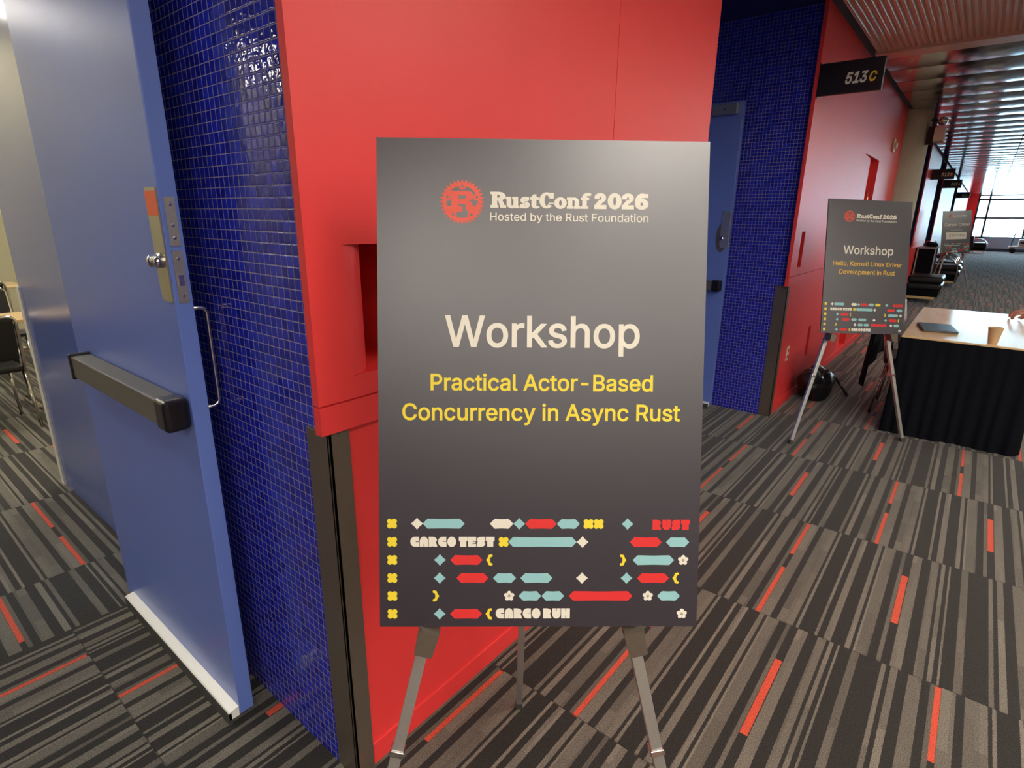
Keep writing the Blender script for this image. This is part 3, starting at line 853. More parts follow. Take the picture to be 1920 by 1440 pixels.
WHITE, YEL, SKY, RED = 0, 1, 2, 3
def ornaments(bm):
    row = lambda k: -0.2560-0.03518*k
    def xm(u, k):
        g = G(bm, u, row(k), 1, 1, mi=YEL)
        for a in (-1, 1):
            for b in (-1, 1): g.E(a*.0044, b*.0044, .0050, .0050, n=16)
        g.R(-.0062, -.0062, .0062, .0062)
    def dia(u, k, mi):
        r = .0114; g = G(bm, u, row(k), 1, 1, mi=mi); c = .0052
        for a, b in ((1, 1), (-1, 1), (-1, -1), (1, -1)):
            g.k = 0; g.P([(0, 0), (a*r, 0), (a*c, b*c), (0, b*r)] if a*b > 0 else [(0, 0), (0, b*r), (a*c, b*c), (a*r, 0)])
    def pill(u0, u1, k, mi):
        g = G(bm, 0, row(k), 1, 1, mi=mi); h = .0096; t = .0092; um = (u0+u1)/2
        g.P([(u0, 0), (u0+t, -h), (um, -h+.0007), (u1-t, -h), (u1, 0), (u1-t, h), (um, h-.0007), (u0+t, h)])
    def brace(u, k, s):
        g = G(bm, u, row(k), 1, 1, mi=YEL)
        for dx, dy in ((.0034, .0084), (.0006, .0076), (-.0006, .0045), (-.0014, .0018), (-.0034, 0), (-.0014, -.0018), (-.0006, -.0045), (.0006, -.0076), (.0034, -.0084)):
            g.E(dx*s, dy, .0028, .0028, n=12)
    def flower(u, k):
        g = G(bm, u, row(k), 1, 1, mi=WHITE)
        for i in range(5):
            a = PI/2+2*PI*i/5; g.E(.0062*math.cos(a), .0062*math.sin(a), .0040, .0040, n=14)
            g.P([(0, 0), (.0066*math.cos(a)+.0018*math.sin(a), .0066*math.sin(a)-.0018*math.cos(a)), (.0066*math.cos(a)-.0018*math.sin(a), .0066*math.sin(a)+.0018*math.cos(a))])
    for k in range(6): xm(-.2806, k)
    xm(-.0691, 1); xm(.0924, 0); xm(.1118, 0)
    for u, k in ((-.2334, 0), (.0815, 1), (.0814, 3)): dia(u, k, WHITE)
    for u, k in ((-.0396, 0), (.1670, 0), (-.1901, 2), (-.1905, 3), (.1671, 3), (-.1907, 5)): dia(u, k, SKY)
    for u0, u1, k in ((-.2226, -.1432, 0), (.0321, .0759, 0), (-.0603, .0702, 1), (.2415, .2863, 1), (.1784, .2580, 2), (-.0889, -.0448, 3), (-.0365, .0251, 3), (-.0399, .0038, 4), (.0041, .0478, 4), (.2269, .2711, 4)): pill(u0, u1, k, SKY)
    pill(-.0953, -.0507, 0, WHITE)
    for u0, u1, k in ((-.0282, .0318, 0), (.1719, .2332, 1), (-.1703, -.1088, 2), (-.1586, -.0975, 3), (.1875, .2490, 3), (.0566, .1792, 4), (-.1706, -.1093, 5)): pill(u0, u1, k, RED)
    for u, k in ((-.0959, 2), (.2619, 3), (-.0964, 5)): brace(u, k, 1)
    for u, k in ((.1598, 2), (-.1978, 4)): brace(u, k, -1)
    for u, k in ((.2755, 2), (-.0578, 4), (.2088, 4), (.2755, 5)): flower(u, k)

def board(center, u, v, label, lines, group=None, extra=None):
    """free standing sign panel 24 x 36 inches; local x right, y up, z towards the reader"""
    u, v = Vector(u).normalized(), Vector(v).normalized(); n = u.cross(v)
    T = 0.009
    bm = BM(); box(bm, -.3048, .3048, -.4572, .4572, -T, 0)
    for f in bm.faces:
        f.material_index = 0 if f.calc_center_median().z > -1e-6 else 1
    o = obj('sign_board', bm, ['print_dark', 'foam'])
    o.matrix_world = Matrix(((u.x, v.x, n.x, center[0]), (u.y, v.y, n.y, center[1]), (u.z, v.z, n.z, center[2]), (0, 0, 0, 1)))
    tag(o, label, 'sign', group)
    bm = BM(); gear_logo(bm, -.149, .3437, .0402); obj('logo', bm, 'coral', o)
    bm = BM(); slab_title(bm, -.0976, .1940, .3335, .3627); add_text(bm, 'Hosted by the Rust Foundation', -.0977, .1940, .3107, .0144, 0.006); obj('title_lettering', bm, 'cream', o)
    for nm, txt, x0, x1, yb, cap, bold, mt in lines:
        bm = BM(); add_text(bm, txt, x0, x1, yb, cap, bold); obj(nm, bm, mt, o)
    bm = BM(); ornaments(bm)
    obj('ornament_band', bm, ['cream', 'yellow', 'sky', 'scarlet'], o)
    bm = BM(); heavy(bm, 'CARGO TEST', -.2461, -.0853, -.3006, -.2814, WHITE); heavy(bm, 'CARGO RUN', -.0834, .0603, -.4410, -.4211, WHITE); heavy(bm, 'RUST', .2150, .2868, -.2672, -.2475, RED)
    obj('code_lettering', bm, ['cream', 'yellow', 'sky', 'scarlet'], o)
    if extra: extra(o)
    return o

B1 = ((0.82202, 0.59204, 1.2303), (0.64171, -0.76695, -0.00086), (0.17191, 0.14275, 0.97471))
B2 = ((4.64449, 0.59800, 1.22841), (0.68509, -0.72787, -0.02921), (0.17248, 0.12313, 0.97729))
B3 = ((16.2033, 0.5118, 1.3211), (0.57770, -0.81530, 0.03910), (0.11900, 0.13150, 0.98410))
board(*B1, 'large dark plum sign board reading Workshop, nearest and filling the middle', [
    ('heading_lettering', 'Workshop', -.1808, .1827, .0785, .0588, 0.012, 'cream'),
    ('subtitle_lettering', 'Practical Actor-Based', -.2072, .2095, -.0026, .0312, 0.014, 'yellow'),
    ('subtitle_lettering', 'Concurrency in Async Rust', -.2601, .2623, -.0589, .0318, 0.014, 'yellow')])
board(*B2, 'dark plum sign board on the easel beside the black skirted table', [
    ('heading_lettering', 'Workshop', -.1775, .1880, .0880, .0573, 0.012, 'cream'),
    ('subtitle_lettering', 'Hello, Kernel! Linux Driver', -.2455, .2585, .0090, .0300, 0.010, 'gold'),
    ('subtitle_lettering', 'Development in Rust', -.1980, .2110, -.0490, .0316, 0.010, 'gold')])
def white_box(o):
    bm = BM(); box(bm, -.215, .215, -.155, -.005, 0.0002, 0.0006); p = obj('white_label', bm, 'cream', o)
    bm = BM(); add_text(bm, 'Z', -.150, -.115, -.10, .045, 0.02, 0.0009); add_text(bm, 'SOLUTION', -.09, .165, -.09, .032, 0.012, 0.0009); obj('label_lettering', bm, 'grey_print', p)
board(*B3, 'far dark sign board with a white label, standing before the black chairs', [
    ('heading_lettering', 'Career Crawl', -.255, .270, .130, .062, 0.012, 'cream'),
    ('subtitle_lettering', 'sponsored by', -.12, .12, .035, .020, 0.0, 'cream')], extra=white_box)

# ------------------------------------------------------------------ easels
EZ1 = ((0.911, 0.678, 1.595), (0.4115, 0.7761, 0), (0.9043, 0.1870, 0), (1.169, 0.900, 0))
EZ2 = ((4.762, 0.661, 1.595), (4.1843, 0.8096, 0), (4.7662, 0.1913, 0), (5.03, 0.922, 0))
def easel(B, label, apex, footL, footR, footB, clip_s=1.0):
    c, u, v = Vector(B[0]), Vector(B[1]).normalized(), Vector(B[2]).normalized()
    uh = Vector((u.x, u.y, 0)).normalized(); back = Vector((-uh.y, uh.x, 0))
    if back.dot(Vector((c.x, c.y, 0))) < 0: back = -back
    base = (Vector(footL)+Vector(footR)+Vector(footB))/3; base.z = 0
    r = thing('display_easel', label, 'easel', base)
    apex, fl, fr, fb = Vector(apex), Vector(footL), Vector(footR), Vector(footB)
    nrm = uh.cross(Vector((0, 0, 1)))
    def leg(f, w0, side):
        d = apex-f; L = d.length; dn = d.normalized()
        bm = BM()
        s1, s2 = 0.30, 0.46
        beam(bm, f+dn*0.015, f+dn*L*s1, w0*0.86, w0*0.86, side)
        beam(bm, f+dn*L*(s1-0.03), f+dn*L*s2, w0*0.95, w0*0.92, side)
        beam(bm, f+dn*L*(s2-0.03), apex-dn*0.02, w0*1.06, w0*0.98, side)
        bmesh.ops.translate(bm, verts=bm.verts, vec=-base)
        o = obj('leg', bm, 'alu', r); bevel(o, 0.0012)
        for s in (s1, s2):
            bm = BM(); beam(bm, f+dn*(L*s-0.008), f+dn*(L*s+0.006), w0*1.22, w0*1.16, side)
            bmesh.ops.translate(bm, verts=bm.verts, vec=-base); bevel(obj('leg_collar', bm, 'chrome', o), 0.002)
        bm = BM(); beam(bm, f, f+dn*0.03, w0*0.98, w0*0.98, side)
        bmesh.ops.translate(bm, verts=bm.verts, vec=-base); bevel(obj('foot', bm, 'rubber', o), 0.002)
        return o
    legs = [leg(fl, .0245, uh), leg(fr, .0245, uh), leg(fb, .0225, uh)]
    # pivot head
    bm = BM(); beam(bm, apex-uh*0.035-Vector((0, 0, .01)), apex+uh*0.035-Vector((0, 0, .01)), 0.05, 0.034, Vector((0, 0, 1)))
    bmesh.ops.translate(bm, verts=bm.verts, vec=-base); bevel(obj('pivot_head', bm, 'black', r), 0.006)
    # two trays that carry the panel: a plate out from the leg with a turned up lip in front
    for f, s in ((fl, -1), (fr, 1)):
        d = (apex-f); dn = d.normalized()
        # point of this leg at the height of the panel's bottom edge
        zb = (c-v*.4572).z-0.002
        k = (zb-f.z)/d.z; p = f+d*k
        nb = u.cross(v)                      # towards the reader
        bm = BM()
        side = (uh-dn*uh.dot(dn)).normalized()
        q = p-back*0.012
        depth = ((c-v*.4572)-q).dot(-back)+0.012
        pl = [q-side*.019, q+side*.019, q+side*.019-back*depth, q-side*.019-back*depth]
        def slab(a, tn):
            lo = [bm.verts.new(x-tn/2) for x in a]; hi = [bm.verts.new(x+tn/2) for x in a]
            bm.faces.new(lo); bm.faces.new(hi)
            for i in range(4): bm.faces.new((lo[i], lo[(i+1) % 4], hi[(i+1) % 4], hi[i]))
        slab([x-Vector((0, 0, .0025)) for x in pl], Vector((0, 0, .003)))
        # lower bracket plate hugging the leg
        a = pl[3]-Vector((0, 0, .003)); b = pl[2]-Vector((0, 0, .003))
        slab([a, b, b-dn*.048+side*-.004, a-dn*.048+side*.002], back*.003)
        for e0, sg in ((pl[3], -1), (pl[2], 1)):
            slab([e0-Vector((0, 0, .003)), e0-dn*.050-side*sg*.003, e0-dn*.050-side*sg*.003+back*depth, e0-Vector((0, 0, .003))+back*depth], side*.003)
        a2 = pl[3]; b2 = a2+side*.006
        slab([a2-back*.002, b2-back*.002, b2-back*.002+Vector((0, 0, .010)), a2-back*.002+Vector((0, 0, .010))], back*.002)
        bmesh.ops.translate(bm, verts=bm.verts, vec=-base)
        h = obj('board_holder', bm, 'steel' if clip_s == 1.0 else 'alu_dull', r)
    return r
easel(B1, 'silver folding easel holding the near Workshop sign', *EZ1)
easel(B2, 'silver folding easel holding the sign beside the skirted table', *EZ2)
c3 = Vector(B3[0]); uh3 = Vector((0.5777, -0.8153, 0)).normalized(); bk3 = Vector((0.8153, 0.5777, 0)).normalized()
bot3 = c3-Vector(B3[2]).normalized()*.4572
f3 = bot3-bk3*(0.165-0.055); f3.z = 0
ap3 = bot3+bk3*(0.055+0.140); ap3.z = 1.68
easel(B3, 'silver folding easel holding the far white-labelled sign', ap3, f3-uh3*.36, f3+uh3*.40, f3+bk3*.75, 2.0)

# ------------------------------------------------------------------ room number signs and wall fittings
def room_sign(x, label, digits, letter):
    r = tag(obj('room_sign', *(lambda bm: (bm, 'sign_black'))((lambda b: (box(b, -0.016, 0.016, -0.385, 0.0, -0.099, 0.099), b)[1])(BM()))), label, 'sign')
    r.location = (x, RY, 2.456)
    bevel(r, 0.002)
    R = Matrix(((0, 0, -1, -0.0161), (-1, 0, 0, 0), (0, 1, 0, 0), (0, 0, 0, 1)))
    bm = BM(); add_text(bm, digits, 0.168, 0.297, -0.044, 0.070, 0.03, 0.0005, 0, 0.18); bm.transform(R); obj('digits', bm, 'cream', r)
    bm = BM(); add_text(bm, letter, 0.306, 0.348, -0.043, 0.062, 0.03, 0.0005, 0, 0.18); bm.transform(R); obj('letter', bm, 'gold', r)
    bm = BM(); box(bm, -0.012, 0.012, -0.004, 0.004, -0.11, 0.11); obj('wall_bracket', bm, 'black', r)
    return r
room_sign(4.664, 'black projecting room sign 513C at the second doorway', '513', 'C')
room_sign(14.93, 'small black projecting room sign 513B past the concrete column', '513', 'B')
room_sign(18.83, 'black projecting sign 513A just behind the 513B sign', '513', 'A')
room_sign(26.83, 'tiny black projecting sign farthest down the red wall', '512', 'H')

# handle in the recessed red door
bm = BM()
t = thing('door_pull', 'slim metal pull inside the tall recess of the far red wall', 'handle', (7.80, RY+0.055, 1.75))
bm = BM(); tube(bm, [(0, 0.03, -0.12), (0, -0.02, -0.12), (0, -0.02, 0.12), (0, 0.03, 0.12)], 0.008, 10); obj('grip', bm, 'chrome', t, smooth=True)
for z in (-0.12, 0.12):
    bm = BM(); lathe(bm, [(0.018, 0), (0.018, 0.006)], 14); bm.transform(Matrix.Translation((0, 0.03, z)) @ Matrix.Rotation(PI/2, 4, 'X')); obj('rose', bm, 'chrome', t)
# fire alarm strobe
t = thing('alarm_strobe', 'small amber alarm strobe high on the red wall near the column', 'alarm', (8.72, RY, 2.425))
bm = BM(); box(bm, -0.055, 0.055, -0.025, 0, -0.075, 0.075); bevel(obj('housing', bm, 'brass', t), 0.008, 3)
bm = BM(); box(bm, -0.035, 0.035, -0.050, -0.025, -0.03, 0.03); bevel(obj('lens', bm, 'white_plastic', t), 0.010, 3)
bm = BM(); ellipsoid(bm, (0.18, -0.012, 0.03), 0.02, 0.014, 0.02); obj('indicator', bm, 'white_plastic', t)
# outlet on the dado
t = thing('wall_outlet', 'small white outlet low on the red wall beside the steel guard', 'outlet', (5.02, RY+0.016, 0.47))
bm = BM(); box(bm, -0.035, 0.035, -0.006, 0, -0.06, 0.06); bevel(obj('cover_plate', bm, 'white_plastic', t), 0.002)
for z in (-0.025, 0.025):
    bm = BM(); box(bm, -0.017, 0.017, -0.009, -0.006, z-0.015, z+0.015); bevel(obj('socket', bm, 'red_in', t), 0.004, 3)
# box and lamp on the column
t = thing('wall_speaker', 'beige box speaker mounted on the side of the concrete column', 'speaker', (9.80, 0.818, 2.63))
bm = BM(); box(bm, -0.10, 0.10, -0.16, -0.045, -0.085, 0.085); bevel(obj('housing', bm, 'concrete', t), 0.008)
bm = BM(); box(bm, -0.11, -0.095, -0.155, -0.05, -0.08, 0.08); obj('front_grille', bm, 'white_plastic', t)
bm = BM(); box(bm, -0.03, 0.03, -0.05, 0.03, -0.11, 0.11); obj('mounting_bracket', bm, 'black', t)
t = thing('dome_camera', 'shiny round dome fixture above the speaker on the column', 'camera', (9.80, 0.74, 2.80))
bm = BM(); ellipsoid(bm, (0, -0.03, 0), 0.07, 0.06, 0.055); obj('dome', bm, 'chrome', t, smooth=True)
bm = BM(); tube(bm, [(0, -0.01, 0.0), (0.02, 0.09, 0.03)], 0.022, 12); obj('arm', bm, 'black', t)

# ------------------------------------------------------------------ skirted table and what stands on it
TX0, TX1, TY0, TY1, TZ = 4.945, 6.80, -0.425, 0.340, 0.740
tb = thing('skirted_table', 'long table with a maple top and black pleated skirt', 'table', ((TX0+TX1)/2, (TY0+TY1)/2, 0))
o0 = Vector(tb.location)
bm = BM(); box(bm, TX0-o0.x, TX1-o0.x, TY0-o0.y, TY1-o0.y, TZ-0.028, TZ); bevel(obj('tabletop', bm, 'wood', tb), 0.006, 3)
for sx in (-1, 1):
    for sy in (-1, 1):
        bm = BM(); tube(bm, [(sx*0.80, sy*0.30, TZ-0.03), (sx*0.82, sy*0.30, 0.0)], 0.016, 12); obj('leg', bm, 'black', tb)
def skirt():
    bm = BM()
    hx, hy = (TX1-TX0)/2-0.004, (TY1-TY0)/2-0.004
    path = []
    def line(a, b):
        n = int((Vector(b)-Vector(a)).length/0.012)
        for i in range(n): path.append(Vector(a)+(Vector(b)-Vector(a))*i/n)
    line((-hx+0.14, -hy, 0), (-hx, -hy, 0)); line((-hx, -hy, 0), (-hx, hy, 0)); line((-hx, hy, 0), (-hx+0.14, hy, 0))
    n = len(path)
    rows = 10
    rnd = [random.random() for _ in range(n//6+2)]
    grid = []
    for j in range(rows+1):
        s = j/rows
        ring = []
        for i, p in enumerate(path):
            d = Vector((p.x/hx if abs(abs(p.x)-hx) < 1e-6 else 0, p.y/hy if abs(abs(p.y)-hy) < 1e-6 else 0, 0))
            if d.length > 0: d.normalize()
            ph = i*0.95+2.2*rnd[i//6]
            amp = 0.004+0.016*s
            off = 0.004+amp*(1+math.sin(ph))*0.5+0.016*s*(0.5+0.5*math.sin(i*0.11+1.0))
            zz = TZ-0.012-(TZ-0.014)*s+0.004*s*math.sin(i*0.21)
            ring.append(bm.verts.new((p.x+d.x*off, p.y+d.y*off, zz)))
        grid.append(ring)
    for a, b in zip(grid[:-1], grid[1:]):
        for i in range(n-1):
            bm.faces.new((a[i], a[i+1], b[i+1], b[i]))
    return obj('skirt', bm, 'cloth', tb, smooth=True)
skirt()

lt = thing('laptop', 'closed dark laptop lying on the left of the skirted table', 'laptop', (5.43, 0.155, TZ), D2R(-22))
lt.location = (5.435, 0.155, TZ); lt.rotation_euler = (0, 0, math.atan2(-0.215, 0.11))
bm = BM(); box(bm, -0.111, 0.111, -0.178, 0.178, 0.0005, 0.010); bevel(obj('base', bm, 'laptop', lt), 0.004, 2)
bm = BM(); box(bm, -0.111, 0.111, -0.178, 0.178, 0.0105, 0.018); bevel(obj('lid', bm, 'laptop', lt), 0.004, 2)
lt.location = (5.435, 0.158, TZ); lt.rotation_euler = (0, 0, D2R(-79.9))
cp = thing('paper_cup', 'tan paper cup standing at the near edge of the skirted table', 'cup', (5.03, -0.175, TZ))
bm = BM(); lathe(bm, [(0.026, 0.0), (0.0262, 0.001), (0.042, 0.108), (0.0405, 0.108), (0.025, 0.006)], 28)
obj('cup_wall', bm, 'paper', cp, smooth=False)
bm = BM()
pts = [(0.042*math.cos(2*PI*k/28), 0.042*math.sin(2*PI*k/28), 0.109) for k in range(29)]; tube(bm, pts, 0.0018, 6, cap=False); obj('rim', bm, 'paper', cp, smooth=True)

# ------------------------------------------------------------------ chairs
def chair(name, label, loc, rz, shell, group=None, frame='chrome'):
    """stacking chair facing local +y; seat height 0.45, back to 0.84"""
    r = thing(name, label, 'chair', loc, rz, group)
    bm = BM(); box(bm, -0.225, 0.225, -0.20, 0.225, 0.43, 0.475); bevel(obj('seat', bm, shell, r), 0.018, 4)
    bm = BM(); mt = Matrix.Translation((0, -0.235, 0.68)) @ Matrix.Rotation(D2R(10), 4, 'X')
    box(bm, -0.205, 0.205, -0.018, 0.018, -0.16, 0.15, 0, mt); bevel(obj('backrest', bm, shell, r), 0.016, 4)
    for s in (-1, 1):
        bm = BM(); tube(bm, [(s*0.215, 0.21, 0.43), (s*0.235, 0.235, 0.0)], 0.0105, 10); obj('leg', bm, frame, r, smooth=True)
        bm = BM(); tube(bm, [(s*0.215, -0.18, 0.43), (s*0.235, -0.24, 0.0)], 0.0105, 10); obj('leg', bm, frame, r, smooth=True)
        bm = BM(); tube(bm, [(s*0.235, 0.18, 0.425), (s*0.235, -0.17, 0.425)], 0.010, 10); obj('side_rail', bm, frame, r, smooth=True)
    bm = BM()
    pts = [(-0.222, -0.195, 0.43), (-0.222, -0.225, 0.60), (-0.218, -0.262, 0.77)]
    for a in range(0, 91, 15): pts.append((-0.168-0.05*math.cos(D2R(a)), -0.268-0.006*math.sin(D2R(a)), 0.79+0.05*math.sin(D2R(a))))
    pts += [(-x, y, z) for x, y, z in reversed(pts)]
    tube(bm, pts, 0.0105, 10); obj('back_frame', bm, frame, r, smooth=True)
    return r
ch = chair('stacking_chair', 'black chair with a dark coat over its back, tucked in at the table left side', (5.60, 0.24, 0), PI, 'leather')
ch.location = (5.60, 0.245, 0)
# coat hung over the chair back
def coat():
    bm = BM()
    n = 24
    path = [(.452, .64, 0), (.452, .78, 0), (.462, .862, 0), (.500, .886, 0), (.540, .868, 0), (.556, .815, 0)]
    for k in range(1, 10): path.append((.556+.010*k/9, .815-.55*k/9, k/9))
    grid = []
    for yb, zb, q in path:
        row = []
        for i in range(n+1):
            a = i/n*2-1
            x = 5.60+.06*q+a*(.235+.03*math.sin(q*2.4)+.05*q)+(.80*max(0, a)*min(1, q*1.6))
            y = yb+.016*q*math.sin(a*9+q*2)+.022*(1-a*a)*q
            row.append((x, y, zb-.035*(abs(a)**3)*(1 if q == 0 and yb > .5 else 0)+.05*q*math.sin(a*2.2+.6)))
        grid.append(row)
    rws = len(grid)-1
    front = [[bm.verts.new(p) for p in r] for r in grid]
    back = [[bm.verts.new((p[0], p[1]+0.014*(1 if j > 3 else -1), p[2]+0.012*(1 if 2 <= j <= 4 else 0))) for p in r] for j, r in enumerate(grid)]
    def sheet(g):
        for a, b in zip(g[:-1], g[1:]):
            for i in range(n): bm.faces.new((a[i], a[i+1], b[i+1], b[i]))
    sheet(front); sheet(back)
    for g1, g2 in ((front[0], back[0]), (front[-1], back[-1])):
        for i in range(n): bm.faces.new((g1[i], g1[i+1], g2[i+1], g2[i]))
    for k in (0, n):
        for j in range(rws): bm.faces.new((front[j][k], front[j+1][k], back[j+1][k], back[j][k]))
    o = obj('coat', bm, 'cloth', smooth=True)
    return tag(o, 'dark coat hanging off the chair back at the left side of the table', 'coat')
coat()
chair('stacking_chair', 'pale grey chair tucked in behind the coat-draped chair', (6.38, 0.225, 0), PI, 'grey_shell', frame='grey_shell')

# ------------------------------------------------------------------ bag on the floor
def bag():
    r = thing('backpack', 'crumpled black bag slumped on the carpet against the red wall', 'bag', (5.53, 0.93, 0))
    bm = BM(); ellipsoid(bm, (0, 0, 0.12), 0.30, 0.13, 0.13, 24)
    for v in bm.verts:
        v.co.x += 0.03*math.sin(v.co.z*30+v.co.y*12); v.co.z = max(0.0, v.co.z+0.03*math.sin(v.co.x*17)+0.02*math.sin(v.co.y*40)); v.co.y += 0.018*math.sin(v.co.x*26)
    subsurf(obj('body', bm, 'leather', r, smooth=True), 1)
    bm = BM(); ellipsoid(bm, (-0.20, 0.02, 0.20), 0.13, 0.10, 0.09, 18)
    for v in bm.verts: v.co.z += 0.025*math.sin(v.co.x*40); v.co.y += 0.02*math.sin(v.co.x*33+v.co.z*20)
    subsurf(obj('flap', bm, 'leather', r, smooth=True), 1)
    bm = BM(); tube(bm, [(-0.26, -0.05, 0.24), (-0.16, -0.09, 0.30), (-0.02, -0.07, 0.27), (0.08, -0.03, 0.22)], 0.011, 8); obj('strap', bm, 'black', r, smooth=True)
    bm = BM(); tube(bm, [(0.12, -0.02, 0.23), (0.26, -0.10, 0.14), (0.33, -0.18, 0.02), (0.22, -0.22, 0.012)], 0.012, 8); obj('strap', bm, 'black', r, smooth=True)
    for p in ((-0.10, -0.085, 0.275), (0.30, -0.145, 0.08)):
        bm = BM(); box(bm, p[0]-0.014, p[0]+0.014, p[1]-0.016, p[1]+0.004, p[2]-0.01, p[2]+0.018); bevel(obj('buckle', bm, 'alu_dull', r), 0.003)
    return r
bag()

# ------------------------------------------------------------------ lounge seats, case and things far down the corridor
def lounge(loc, rz, label, back=True, group='black lounge seats along the red wall', name='lounge_chair', wd=0.70):
    r = thing(name, label, 'chair', loc, rz, group)
    # faces local +y, seat 0.55 deep
    for k, (z0, z1) in enumerate(((0.27, 0.40), (0.40, 0.53))):
        bm = BM(); box(bm, -wd/2, wd/2, -0.26, 0.30, z0, z1-0.004); bevel(obj('cushion', bm, 'leather', r), 0.045, 5)
    bm = BM(); box(bm, -wd/2+0.02, wd/2-0.02, -0.26, 0.26, 0.145, 0.27); obj('seat_box', bm, 'cloth', r)
    bm = BM(); box(bm, -wd/2+0.01, wd/2-0.01, -0.27, 0.22, 0.10, 0.145); bevel(obj('wood_base', bm, 'wood', r), 0.004)
    for sx in (-1, 1):
        for y in (-0.22, 0.20):
            bm = BM(); tube(bm, [(sx*(wd/2-0.06), y, 0.10), (sx*(wd/2-0.06), y, 0.0)], 0.014, 10); obj('leg', bm, 'chrome', r)
    if back:
        bm = BM(); box(bm, -wd/2, wd/2, -0.42, -0.24, 0.15, 0.86, 0, Matrix.Rotation(D2R(4), 4, 'X')); bevel(obj('backrest', bm, 'leather', r), 0.05, 5)
        for s in (-1, 1):
            bm = BM(); tube(bm, [(s*(wd/2+0.02), -0.26, 0.70)]+[(s*(wd/2+0.02), -0.05+0.30*math.sin(D2R(a)), 0.42+0.28*math.cos(D2R(a))) for a in range(0, 91, 15)]+[(s*(wd/2+0.02), 0.25, 0.12)], 0.022, 10); obj('armrest', bm, 'chrome', r, smooth=True)
    return r
lounge((13.95, 0.76, 0), PI, 'low black cushioned bench seat on a wooden base, right behind the Workshop sign', back=False, name='lounge_bench', group=None, wd=0.90)
lounge((17.9, 0.62, 0), PI, 'black armchair with a curved metal arm under the far sign', group=None)
lounge((19.4, 0.62, 0), PI, 'second black armchair farther along the red wall', group=None)
cs = thing('equipment_case', 'tall black case with a pale top edge against the red wall', 'case', (15.45, 0.92, 0))
bm = BM(); box(bm, -0.40, 0.40, -0.17, 0.14, 0.03, 0.98); bevel(obj('body', bm, 'cloth', cs), 0.012)
bm = BM(); box(bm, -0.41, 0.41, -0.18, 0.15, 0.98, 1.015); bevel(obj('lid', bm, 'alu_dull', cs), 0.006)
for s in (-1, 1):
    bm = BM(); box(bm, -0.412, -0.40, s*0.155-0.012-0.015, s*0.155+0.012-0.015, 0.03, 0.98); obj('corner_edge', bm, 'alu_dull', cs)
for sx in (-1, 1):
    for sy in (-1, 1):
        bm = BM(); lathe(bm, [(0.025, -0.012), (0.025, 0.012)], 14); bm.transform(Matrix.Translation((sx*0.34, -0.015+sy*0.12, 0.025)) @ Matrix.Rotation(PI/2, 4, 'X')); obj('caster', bm, 'rubber', cs)
cl = thing('cloth_bundle', 'small dark bundle lying on top of the equipment case', 'bag', (15.5, 0.86, 1.015))
bm = BM(); ellipsoid(bm, (0.0, 0.0, 0.045), 0.22, 0.11, 0.05, 18)
for v in bm.verts: v.co.z = max(0, v.co.z+0.012*math.sin(v.co.x*30)); v.co.y += 0.015*math.sin(v.co.x*24)
obj('body', bm, 'cloth', cl, smooth=True)
bm = BM(); tube(bm, [(-0.12, -0.03, 0.07), (-0.05, -0.05, 0.115), (0.04, -0.05, 0.11), (0.10, -0.03, 0.07)], 0.012, 8); obj('handle', bm, 'white_plastic', cl, smooth=True)
lounge((38.3, 0.12, 0), PI/2*1.0+PI/2, 'dark lounge chair standing before the end window', name='lounge_chair', group=None)
ct = thing('service_cart', 'small white cart on wheels parked before the end window', 'cart', (39.6, -1.55, 0))
bm = BM(); box(bm, -0.35, 0.35, -0.55, 0.50, 0.26, 0.36); bevel(obj('deck', bm, 'white_plastic', ct), 0.02)
bm = BM(); box(bm, -0.28, 0.28, -0.45, 0.16, 0.36, 0.70); bevel(obj('bin', bm, 'white_plastic', ct), 0.05, 3)
bm = BM(); box(bm, -0.30, 0.30, -0.40, 0.10, 0.50, 0.58); obj('band', bm, 'plum', ct)
for sx in (-1, 1):
    for y in (-0.4, 0.33):
        bm = BM(); lathe(bm, [(0.13, -0.025), (0.13, 0.025)], 20); bm.transform(Matrix.Translation((sx*0.28, y, 0.13)) @ Matrix.Rotation(PI/2, 4, 'Y')); obj('wheel', bm, 'rubber', ct)
bm = BM(); tube(bm, [(-0.25, 0.44, 0.34), (-0.25, 0.36, 1.02), (0.25, 0.36, 1.02), (0.25, 0.44, 0.34)], 0.018, 8); obj('push_handle', bm, 'frame', ct, smooth=True)

# ------------------------------------------------------------------ meeting room furniture seen through the open doorway
def room_table(x0, x1, y0, y1, label):
    r = thing('meeting_table', label, 'table', ((x0+x1)/2, (y0+y1)/2, 0))
    hx, hy = (x1-x0)/2, (y1-y0)/2
    bm = BM(); box(bm, -hx, hx, -hy, hy, 0.715, 0.742); bevel(obj('tabletop', bm, 'wood', r), 0.004)
    bm = BM(); box(bm, -hx+0.1, hx-0.1, hy-0.09, hy-0.075, 0.32, 0.715); obj('modesty_panel', bm, 'black', r)
    for s in (-1, 1):
        bm = BM(); tube(bm, [(s*(hx-0.12), 0, 0.715), (s*(hx-0.12), 0, 0.04)], 0.022, 10); lg = obj('leg', bm, 'chrome', r)
        bm = BM(); box(bm, s*(hx-0.12)-0.025, s*(hx-0.12)+0.025, -hy+0.03, hy-0.03, 0.0, 0.04); bevel(obj('foot', bm, 'chrome', lg), 0.01)
    return r
room_table(-0.75, 1.08, 5.66, 6.13, 'pale wood meeting table nearest the open door')
room_table(-0.30, 1.53, 8.36, 8.90, 'pale wood meeting table at the back of the room')
proto = chair('conference_chair', 'black chair with a chrome tube frame at the nearer meeting table', (0.62, 5.42, 0), 0.06, 'leather', None)
